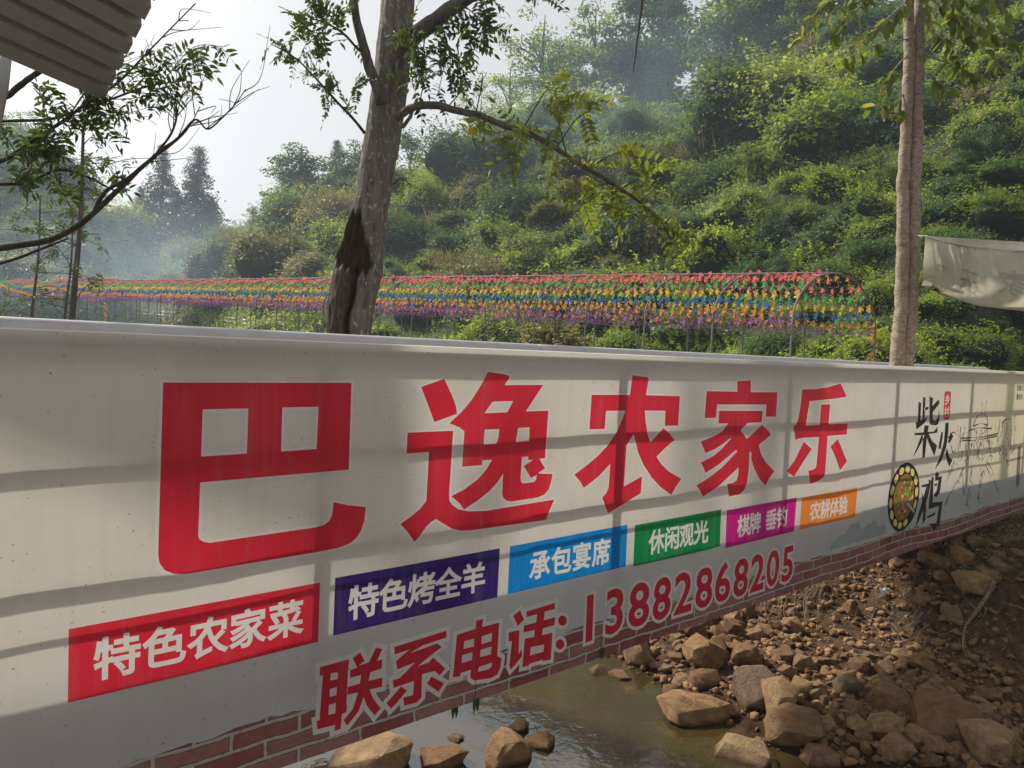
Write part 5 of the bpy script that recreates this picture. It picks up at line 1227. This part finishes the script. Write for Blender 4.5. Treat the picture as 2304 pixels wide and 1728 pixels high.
MB().tube([at(12, 126, 3.7), at(4, 200, 3.72), at(-14, 290, 3.75), at(-90, 620, 3.8)], 0.03, 10).build('brace', M_FRAME, roof, True, rel=rl)

# ------------------------------------------------------------------ pale cloth hung from the twin-stemmed tree
def hang(u, v):
    """u 0..1 along, v 0..1 down"""
    top = [(2082, 531), (2120, 543), (2200, 557), (2304, 563), (2420, 566), (2560, 560)]; bot = [(2074, 642), (2120, 668), (2200, 692), (2304, 705), (2420, 704), (2560, 690)]
    k = u * 5
    tx, ty = np.interp(k, range(6), [p_[0] for p_ in top]), np.interp(k, range(6), [p_[1] for p_ in top])
    bx2, by2 = np.interp(k, range(6), [p_[0] for p_ in bot]), np.interp(k, range(6), [p_[1] for p_ in bot])
    fold = 0.030 * (1 - v) ** 1.3 * (0.4 + 0.6 * abs(math.sin(u * 13 + 1))) * math.sin(u * 95 - v * 9 + 3.0 * math.sin(u * 17)) * float(sstep(0.08, 0.25, u)) * float(sstep(0.0, 0.08, v) * 0.8 + 0.2) + 0.03 * math.sin(u * 9 + v * 4)
    belly = 0.24 * math.sin(math.pi * v) * math.sin(math.pi * min(1, u * 1.2))
    return at(tx + (bx2 - tx) * v, ty + (by2 - ty) * v, 6.75 - fold - belly)
hc = thing('hung_cloth', 'pale sagging cloth with faint grey lettering, tied to the twin-stemmed tree', 'cloth', hang(0.5, 1.0)); rl = np.array(hc.location)
cp = []; ce = []
def addp(c):
    b = len(cp); cp.extend(tuple(map(float, p_)) for p_ in c); ce.extend((b + i, b + (i + 1) % len(c)) for i in range(len(c)))
addp([(0, 0), (1, 0), (1, 1), (0, 1)])
marks = []
for i, cs in enumerate(font_glyphs('乐家农')):
    allp = np.concatenate(cs); mid = (allp.max(0) + allp.min(0)) / 2
    for c in grow(cs, 0.02):
        m_ = (c - mid) * (-0.135, -0.42) + (0.36 + 0.19 * i, 0.60 - 0.06 * i); m_ = m_[::-1]
        m_ = np.clip(m_, 0.002, 0.998); marks.append(m_); addp(m_)
for u_ in np.linspace(0.005, 0.995, 230):
    for v_ in np.linspace(0.03, 0.97, 22): cp.append((float(u_), float(v_)))
rs = delaunay_2d_cdt([Vector(p_) for p_ in cp], ce, [], 1, 1e-6)
Q2 = np.array([v[:] for v in rs[0]]); QF = np.array([f for f in rs[2] if len(f) == 3]); QC = Q2[QF].mean(1)
QW = np.array([hang(u_, v_) for u_, v_ in Q2]) - rl
ink_ = winding(QC, marks)
def cloth2(name, col):
    q = NT(name); n_ = q.noise(5, 5, 0.6, q.coord('Object')); c = q.mixc(q.math('MULTIPLY', q.ramp(n_, [(0.42, (0, 0, 0)), (0.7, (1, 1, 1))]), 0.4), col, (0.30, 0.27, 0.16))
    return q.done(q.thin(q.pbr(c, 0.8, spec=0.1), c, 0.45))
for nm, k, mt_ in (('fabric', ~ink_, cloth2('hung_fabric', (0.55, 0.53, 0.44))), ('lettering', ink_, cloth2('hung_lettering', (0.42, 0.40, 0.335)))):
    used, inv = np.unique(QF[k], return_inverse=True)
    obj(nm, QW[used], inv.reshape(-1, 3), mt_, hc, True)
V_, F_ = tube([hang(u_, 0.0) + np.array([0, 0, 0.004]) for u_ in np.linspace(0, 1, 24)], 0.005, 6)
obj('cord', V_ - rl, F_, M_WHITE, hc, True)
V_, F_ = tube([hang(0, 0), (hang(0, 0) + at(2052, 530, 7.0)) / 2, at(2056, 528, 7.0)], 0.003, 5); obj('tie', V_ - rl, F_, M_WHITE, hc, True)

# white pipes lying along the field at the left
for off, lab in ((0, 'thin white pipe lying across the field at the far left, upper one'), (13, 'thin white pipe lying across the field at the far left, lower one')):
    P_ = np.array([cast(x, y_ + off * 0.6, 9)[0] + np.array([0, 0, 0.25]) for x, y_ in [(-60, 684), (60, 688), (136, 692), (271, 702), (407, 712), (493, 722), (560, 732)]])
    V_, F_ = tube(spline(P_, 5), 0.05, 6); c0 = V_.mean(0)
    o_ = obj('white_pipe', V_ - c0, F_, M_WHITE, None, True); o_.location = tuple(c0); tag(o_, lab, 'pipe')

# ------------------------------------------------------------------ stones of the stream bed
import bmesh
q = NT('sandstone'); c = q.coord('Object'); oi = q.n('ObjectInfo').outputs['Random']
n1 = q.noise(2.2, 7, 0.62, c, 0.3); n2 = q.noise(9, 6, 0.65, c); n3 = q.noise(30, 4, 0.7, c)
base = q.ramp(oi, [(0.0, (0.30, 0.18, 0.095)), (0.35, (0.45, 0.28, 0.145)), (0.6, (0.55, 0.38, 0.215)), (0.8, (0.34, 0.25, 0.17)), (1.0, (0.50, 0.29, 0.18))])
col = q.mixc(q.ramp(n1, [(0.35, (0, 0, 0)), (0.7, (1, 1, 1))]), q.mixc(1.0, base, (0.62, 0.58, 0.55), 'MULTIPLY'), q.mixc(1.0, base, (1.25, 1.2, 1.1), 'MULTIPLY'))
col = q.mixc(q.math('MULTIPLY', q.ramp(n2, [(0.52, (0, 0, 0)), (0.72, (1, 1, 1))]), 0.55), col, (0.075, 0.055, 0.035))
gz_ = q.n('SeparateXYZ'); q.l(q.n('NewGeometry').outputs['Position'], gz_.inputs[0])
wet = q.n('MapRange'); wet.inputs['From Min'].default_value = WATER_Z + 0.015; wet.inputs['From Max'].default_value = WATER_Z + 0.045; q.l(q.math('ADD', gz_.outputs[2], q.math('MULTIPLY', n1, 0.02)), wet.inputs['Value'])
col = q.mixc(wet.outputs[0], q.mixc(1.0, col, (0.36, 0.34, 0.32), 'MULTIPLY'), col)
M_ROCK = q.done(q.pbr(col, 0.82, q.bump(q.math('ADD', n2, q.math('MULTIPLY', n3, 0.6)), 0.9, 0.06), 0.3))
def rock_mesh(seed, sub=2, npt=20, soft=0.03):
    """a broken stone: hull of scattered points, edges worn, faces a little uneven"""
    r_ = np.random.default_rng(seed)
    bm = bmesh.new()
    P_ = unit(r_.normal(size=(npt, 3))) * r_.uniform(0.82, 1.05, (npt, 1))
    P_ = np.sign(P_) * np.abs(P_) ** 0.72; P_ = P_ / np.abs(P_).max(0)
    for p_ in P_: bm.verts.new(p_)
    bmesh.ops.convex_hull(bm, input=bm.verts)
    for v in [v for v in bm.verts if not v.link_faces]: bm.verts.remove(v)
    bmesh.ops.dissolve_limit(bm, angle_limit=0.30, verts=bm.verts, edges=bm.edges)
    bmesh.ops.bevel(bm, geom=bm.edges[:], offset=0.055, segments=2 if sub > 1 else 1, affect='EDGES', profile=0.6, clamp_overlap=True)
    bmesh.ops.triangulate(bm, faces=bm.faces)
    if sub > 1:
        bmesh.ops.subdivide_edges(bm, edges=[e for e in bm.edges if e.calc_length() > 0.22], cuts=sub, use_grid_fill=True)
        bmesh.ops.triangulate(bm, faces=bm.faces)
        for v in bm.verts:
            q_ = v.co + Vector((seed * 3.1,) * 3); v.co *= 1 + soft * mnoise.noise(q_ * 2.3) * 2 + soft * mnoise.noise(q_ * 7)
    me = bpy.data.meshes.new('rock'); bm.to_mesh(me); bm.free()
    me.polygons.foreach_set('use_smooth', np.ones(len(me.polygons), dtype=bool))
    me.set_sharp_from_angle(angle=math.radians(24))
    return me
ROCKS = [rock_mesh(i) for i in range(12)]
SMALL = [rock_mesh(40 + i, 2, 14, 0.02) for i in range(14)]
for m_ in ROCKS + SMALL: m_.materials.append(M_ROCK)
taken = []; NAMED = []
def rock(px, py, wpx, hpx, label, group=None, small=False, rot=None, sink=0.25, mesh=None, tilt=0.2):
    p, zd = cast(px, py + hpx * 0.25, 2.0)
    sx = wpx * zd / FPX / 2 * 1.06; sz = hpx * zd / FPX * 0.56
    o = link('rock', mesh or random.choice(SMALL if small else ROCKS))
    sy = (sx + sz) * 0.5 * random.uniform(0.85, 1.1)
    o.scale = (sx, sy, max(sz, sx * 0.45)); o.rotation_euler = (random.uniform(-tilt, tilt), random.uniform(-tilt, tilt) if rot is None else rot, random.uniform(-.5, .5))
    g = max(float(ground_z(p[0], p[1], False)), WATER_Z - 0.04)
    o.location = (p[0], p[1] + sy * 0.5, g + max(sz, sx * .45) * (0.65 - sink))
    taken.append((p[0], p[1] + sy * .5, max(sx, sy)))
    return tag(o, label, 'rock', group)
BIG = [(1568, 1604, 160, 74, 'long flat-topped tan boulder standing alone in the brown pool'), (1706, 1560, 88, 96, 'squarish tan boulder at the pool edge, left of the dark olive one'), (1762, 1588, 86, 84, 'dark olive boulder leaning against the squarish tan one'),
       (1800, 1656, 140, 84, 'broad reddish-brown boulder at the bottom, right of the pool'), (1672, 1700, 136, 66, 'dark lichen-spotted boulder at the bottom edge of the pool'), (1616, 1490, 140, 62, 'long tilted slab of tan stone like a broken beam'),
       (1680, 1487, 62, 62, 'pointed brown stone beside the long tilted slab'), (1459, 1470, 112, 100, 'big dark boulder tucked under the banner hem'), (1398, 1520, 62, 28, 'pale flat stone just breaking the water under the banner'),
       (1150, 1694, 132, 104, 'pinkish rough boulder at the bottom centre of the pool'), (1214, 1670, 58, 54, 'greyish stone half in water beside the pinkish boulder'), (1170, 1636, 46, 42, 'rounded mottled stone behind the pinkish boulder'),
       (1024, 1660, 46, 30, 'small dark wet stone in the bright reflecting water'), (825, 1706, 190, 92, 'big tan boulder below the hem at the bottom left'), (990, 1716, 124, 46, 'low tan rock at the bottom edge, left of the pinkish boulder'),
       (1590, 1536, 80, 42, 'low brown stone at the far edge of the pool'), (2005, 1588, 100, 64, 'grey-olive boulder in the middle of the stone bank'), (1939, 1608, 62, 50, 'tan block touching the grey-olive boulder'), (1913, 1553, 62, 50, 'rounded tan stone above the tan block'),
       (1878, 1520, 50, 38, 'angular tan stone near the foot of the dark bank'), (1939, 1510, 54, 42, 'brown angular stone at the foot of the dark bank'), (1816, 1496, 60, 34, 'flat brown stone above the pool inlet'), (1798, 1553, 54, 42, 'squat stone right of the dark olive boulder'),
       (2005, 1645, 84, 54, 'grey flat-faced stone below the grey-olive boulder'), (2072, 1668, 64, 42, 'brown stone right of the grey flat-faced one'), (2150, 1642, 150, 112, 'large brown slab half buried at the lower right'), (2240, 1690, 120, 90, 'brown slab in the bottom right corner'), (2028, 1702, 74, 56, 'rounded brown stone at the bottom right'),
       (1850, 1716, 84, 48, 'tan stone at the bottom edge right of centre'), (1662, 1394, 56, 42, 'tan stone at the top of the pile under the hem'), (1787, 1416, 48, 40, 'orange-brown wet stone by the little cascade'), (1690, 1378, 30, 40, 'upright yellowish stone at the top of the pile'),
       (1652, 1420, 40, 38, 'pale brown stone below the top of the pile'), (1700, 1430, 48, 30, 'tan block in the middle of the small pile'), (1628, 1450, 42, 32, 'dark rounded stone beside the long tilted slab'), (1742, 1415, 38, 34, 'brown stone left of the little cascade'),
       (2200, 1326, 92, 60, 'big yellowish boulder on top of the bank'), (2120, 1268, 84, 40, 'long tilted tan slab on the bank top'), (2172, 1262, 56, 40, 'tan stone next to the tilted slab on the bank top'), (2150, 1386, 46, 38, 'round brown stone stuck in the bank'),
       (1921, 1382, 34, 40, 'brown block stuck in the left end of the bank'), (2154, 1556, 48, 38, 'dark stone at the shadowed foot of the bank'), (2082, 1358, 52, 22, 'flat stone lying on the bank slope'), (2276, 1278, 70, 40, 'grey slab at the right edge of the bank top'), (2230, 1300, 60, 30, 'dark slab behind the yellowish boulder'), (2090, 1236, 44, 22, 'small tan stone on the bank below the hem')]
import re
for i, (x, y_, w_, h_, lab) in enumerate(BIG):
    p, zd = cast(x, y_, 2.0); NAMED.append((x, y_, re.split(r' (?:standing|at|leaning|like|beside|tucked|just|half|behind|in|below|above|near|touching|right|left|stuck|lying|next|by|on)( |$)', lab.split(',')[0])[0]))
    rock(x, y_, w_, h_, lab, None, w_ < 50, mesh=None if w_ < 50 else ROCKS[i % 12], rot=0.35 if 'tilted' in lab else None)
ZONES = [((1440, 1800), (1380, 1500), 70, 'small tan stone in the pile under the banner hem', 'small stones under the hem'), ((1760, 2120), (1480, 1720), 110, 'small brown stone on the stony bank right of the pool', 'small stones on the stony bank'),
         ((1980, 2300), (1200, 1330), 30, 'small stone on the bank top below the hem', 'small stones on the bank top'), ((2060, 2300), (1560, 1725), 36, 'small dark stone at the shaded lower right', 'small stones at the lower right'), ((1300, 1560), (1490, 1560), 10, 'small wet stone at the far edge of the pool', 'small wet stones at the pool edge')]
for (xa, xb), (ya, yb), n_, lab, grp in ZONES:
    k = 0; tr_ = 0
    while k < n_ and tr_ < n_ * 12:
        tr_ += 1
        x, y_ = random.uniform(xa, xb), random.uniform(ya, yb); w_ = random.choice([16, 20, 25, 30, 36, 44, 52]) * random.uniform(0.8, 1.15)
        p, zd = cast(x, y_, 2.0)
        if p[2] < WATER_Z + 0.015 and random.random() < 0.85: continue
        if any((p[0] - a) ** 2 + (p[1] - b) ** 2 < (0.60 * (c_ + w_ * zd / FPX / 2)) ** 2 for a, b, c_ in taken): continue
        nb_ = min(NAMED, key=lambda q: (q[0] - x) ** 2 + ((q[1] - y_) * 1.5) ** 2); dx_, dy_ = x - nb_[0], (y_ - nb_[1]) * 1.5
        rel_ = ('right of' if dx_ > 0 else 'left of') if abs(dx_) > abs(dy_) else ('in front of' if dy_ > 0 else 'behind')
        sz_ = 'tiny' if w_ < 17 else 'small' if w_ < 27 else 'fist-sized' if w_ < 38 else 'head-sized'
        lab = sz_ + ' loose stone ' + rel_ + ' the ' + nb_[2]; grp = 'loose stones by the ' + nb_[2]
        rock(x, y_, w_, w_ * random.uniform(0.55, 0.9), lab, grp, True, sink=random.uniform(.1, .4), tilt=0.5); k += 1
# pebbles and clods between them
PB = []
for i in range(6):
    r_ = np.random.default_rng(300 + i); bm = bmesh.new()
    for p_ in unit(r_.normal(size=(10, 3))): bm.verts.new(p_)
    bmesh.ops.convex_hull(bm, input=bm.verts)
    bm.verts.index_update(); PB.append((np.array([v.co[:] for v in bm.verts]), np.array([[v.index for v in f.verts] for f in bm.faces]))); bm.free()
Vs = []; Fs = []; b = 0
for i in range(6500):
    if i < 4600: x, y_ = random.uniform(0.6, 3.6), random.uniform(3.7, 7.2)
    else: x, y_ = random.uniform(2.0, 6.5), random.uniform(4.2, 8.2)
    g = float(ground_z(x, y_))
    if g < WATER_Z - 0.03: continue
    s_ = 0.005 + 0.052 * random.random() ** 3.0
    R3 = np.array(Matrix.Rotation(random.uniform(0, 6.28), 3, 'Z')) * np.array([1, random.uniform(.6, 1), random.uniform(.4, .8)])
    pv, pf = random.choice(PB); Vs.append((pv @ R3.T) * s_ + (x, y_, g + s_ * 0.3)); Fs.append(pf + b); b += len(Vs[-1])
tag(link('pebbles', newmesh('pebbles', np.concatenate(Vs), np.concatenate(Fs)), M_ROCK), 'pebbles and clods scattered between the stones', 'pebbles', kind='stuff')
# dead leaves, straw and roots on the bank
n = 5200; x = rng.uniform(1.9, 6.4, n); y = rng.uniform(4.6, 8.4, n); t2 = (x - 2.37) * 0.81 + (y - 6.5) * 0.585; k = (t2 > -0.1 + 0.5 * rng.random(n)); x, y = x[k], y[k]; n = len(x)
C = np.stack([x, y, ground_z(x, y) + 0.008 + 0.03 * rng.random(n)], -1); N = rng.normal(size=(n, 3)) * 0.5 + np.array([0, 0, 0.8])
tag(link('leaf_litter', leaf_mesh('leaf_litter', C, N, rng.uniform(.015, .06, n), M_DRY, 0.45)), 'dead leaves and bits of straw on the bank', 'leaf litter', kind='stuff')
n = 2600; x = rng.uniform(2.0, 6.4, n); y = rng.uniform(5.0, 8.4, n); t2 = (x - 2.37) * 0.81 + (y - 6.5) * 0.585; k = t2 > 0.0; x, y = x[k], y[k]; n = len(x)
C = np.stack([x, y, ground_z(x, y) + 0.012 + 0.04 * rng.random(n)], -1); N = rng.normal(size=(n, 3)) * 0.5 + np.array([0, 0, 0.8])
tag(link('straw', leaf_mesh('straw', C, N, rng.uniform(.06, .26, n), M_DRY, 0.03)), 'dry straw and thin rootlets strewn over the bank', 'straw', kind='stuff')
def root(pts, r0, lab, grp=None):
    Q = []
    for x, y_, up in pts:
        p, zd = cast(x, y_, 2.0); Q.append(p + np.array([0, 0, up]))
    Q = spline(Q, 6); V_, F_ = tube(Q, np.linspace(r0, r0 * .3, len(Q)), 6); c0 = V_.mean(0)
    o = obj('root', V_ - c0, F_, M_ROOT, None, True); o.location = tuple(c0); tag(o, lab, 'root', grp)
root([(2235, 1335, .10), (2215, 1370, .08), (2190, 1400, .06), (2170, 1430, .06), (2165, 1475, .04)], .022, 'thick pale root trailing down from the yellowish boulder')
root([(2075, 1395, .06), (2058, 1412, .05), (2038, 1428, .05)], .012, 'short forked pale root on the dark bank, upper branch')
root([(2090, 1418, .05), (2070, 1435, .05), (2058, 1455, .04)], .008, 'short forked pale root on the dark bank, lower branch')
for i in range(10):
    x = 1780 + random.uniform(-20, 80); y_ = 1325 + random.uniform(-10, 10)
    root([(x, y_, .10), (x - random.uniform(5, 30), y_ + 25, .10), (x - random.uniform(10, 60), y_ + 50, .05), (x - random.uniform(10, 60), y_ + random.uniform(60, 95), .02)], .005, 'thin straw-coloured root hanging over the bank edge by the cascade', 'roots hanging by the cascade')
for i in range(12):
    x = random.uniform(1960, 2300); y_ = random.uniform(1240, 1560)
    root([(x, y_, .03), (x + random.uniform(-30, 30), y_ + 18, .06), (x + random.uniform(-40, 40), y_ + 40, .03), (x + random.uniform(-40, 40), y_ + random.uniform(45, 80), .02)], .004, 'thin brown root lying on the dark bank', 'thin roots on the dark bank')
# scrap of white plastic caught on the bank
p, zd = cast(1990, 1345, 2.0); V = []; 
for i in range(6):
    for j in range(5): V.append((i * .022 - .055, random.uniform(-.012, .012), j * .018 + random.uniform(-.02, .02)))
o_ = obj('plastic_scrap', np.array(V), [(i * 5 + j, i * 5 + j + 1, i * 5 + j + 6, i * 5 + j + 5) for i in range(5) for j in range(4)], M_WHITE); o_.location = tuple(p + np.array([0, -.02, .02])); o_.rotation_euler = (-.5, .2, .3)
tag(o_, 'crumpled scrap of white plastic caught on the dark bank', 'plastic scrap')
# dark leaf tips hanging below the hem
for x, y_ in ((1020, 1606), (1068, 1592), (1352, 1478)):
    p = at(x, y_ - 22, 2.75 if x < 1200 else 3.2)
    s_ = thing('hanging_leaf', 'dark pointed leaf hanging just below the banner hem, ' + {1020: 'leftmost', 1068: 'middle one', 1352: 'rightmost'}[x], 'leaf', p)
    for k in range(2):
        V_, F_ = leaf_shape(0.06, 0.014, 6); V_ = np.stack([V_[:, 1] + k * .012, V_[:, 2] + k * .01, -V_[:, 0]], -1); obj('leaf', V_, F_, M_LEAF_DARK, s_)
    V_, F_ = tube([(0, 0, 0), (0.003, 0.02, .03), (0, .03, .05)], .0012, 5); obj('stalk', V_, F_, M_TWIG, s_, True)

# ------------------------------------------------------------------ smoky air
q = NT('haze'); pv_ = q.n('VolumePrincipled'); pv_.inputs['Color'].default_value = (0.74, 0.86, 1.0, 1); pv_.inputs['Density'].default_value = 0.0014; pv_.inputs['Anisotropy'].default_value = 0.25
q.l(pv_.outputs[0], q.out.inputs['Volume'])
hz = MB().box((0, 75, 16), (180, 0, 0), (0, 125, 0), (0, 0, 32)).build('haze', q.m)
tag(hz, 'thin blue smoky haze hanging in the valley', 'haze', kind='stuff')

# bluish smoke drifting over the left field and across the middle of the hill
def smoke(name, c, hx, hy, hz, dens, label, ns):
    q = NT('smoke'); pv_ = q.n('VolumePrincipled'); pv_.inputs['Color'].default_value = (0.62, 0.79, 1.0, 1); pv_.inputs['Anisotropy'].default_value = 0.2
    g = q.n('TexGradient', gradient_type='SPHERICAL'); q.l(q.coord('Object', (1 / hx, 1 / hy, 1 / hz)), g.inputs['Vector'])
    n_ = q.noise(ns, 3, 0.55, q.coord('Object'))
    d_ = q.math('MULTIPLY', q.math('MULTIPLY', g.outputs['Fac'], q.ramp(n_, [(0.35, (0, 0, 0)), (0.65, (1, 1, 1))])), dens)
    q.l(d_, pv_.inputs['Density']); q.l(pv_.outputs[0], q.out.inputs['Volume'])
    b = MB().box((0, 0, 0), (hx, 0, 0), (0, hy, 0), (0, 0, hz)).build(name, q.m); b.location = c
    tag(b, label, 'smoke', kind='stuff')
smoke('smoke', (-29, 56, 4.5), 24, 16, 8, 0.042, 'pale blue smoke lying over the field at the left', 0.09)
smoke('smoke', (6, 40, 14), 13, 8, 9, 0.030, 'thin blue smoke drifting across the middle of the hill', 0.12)
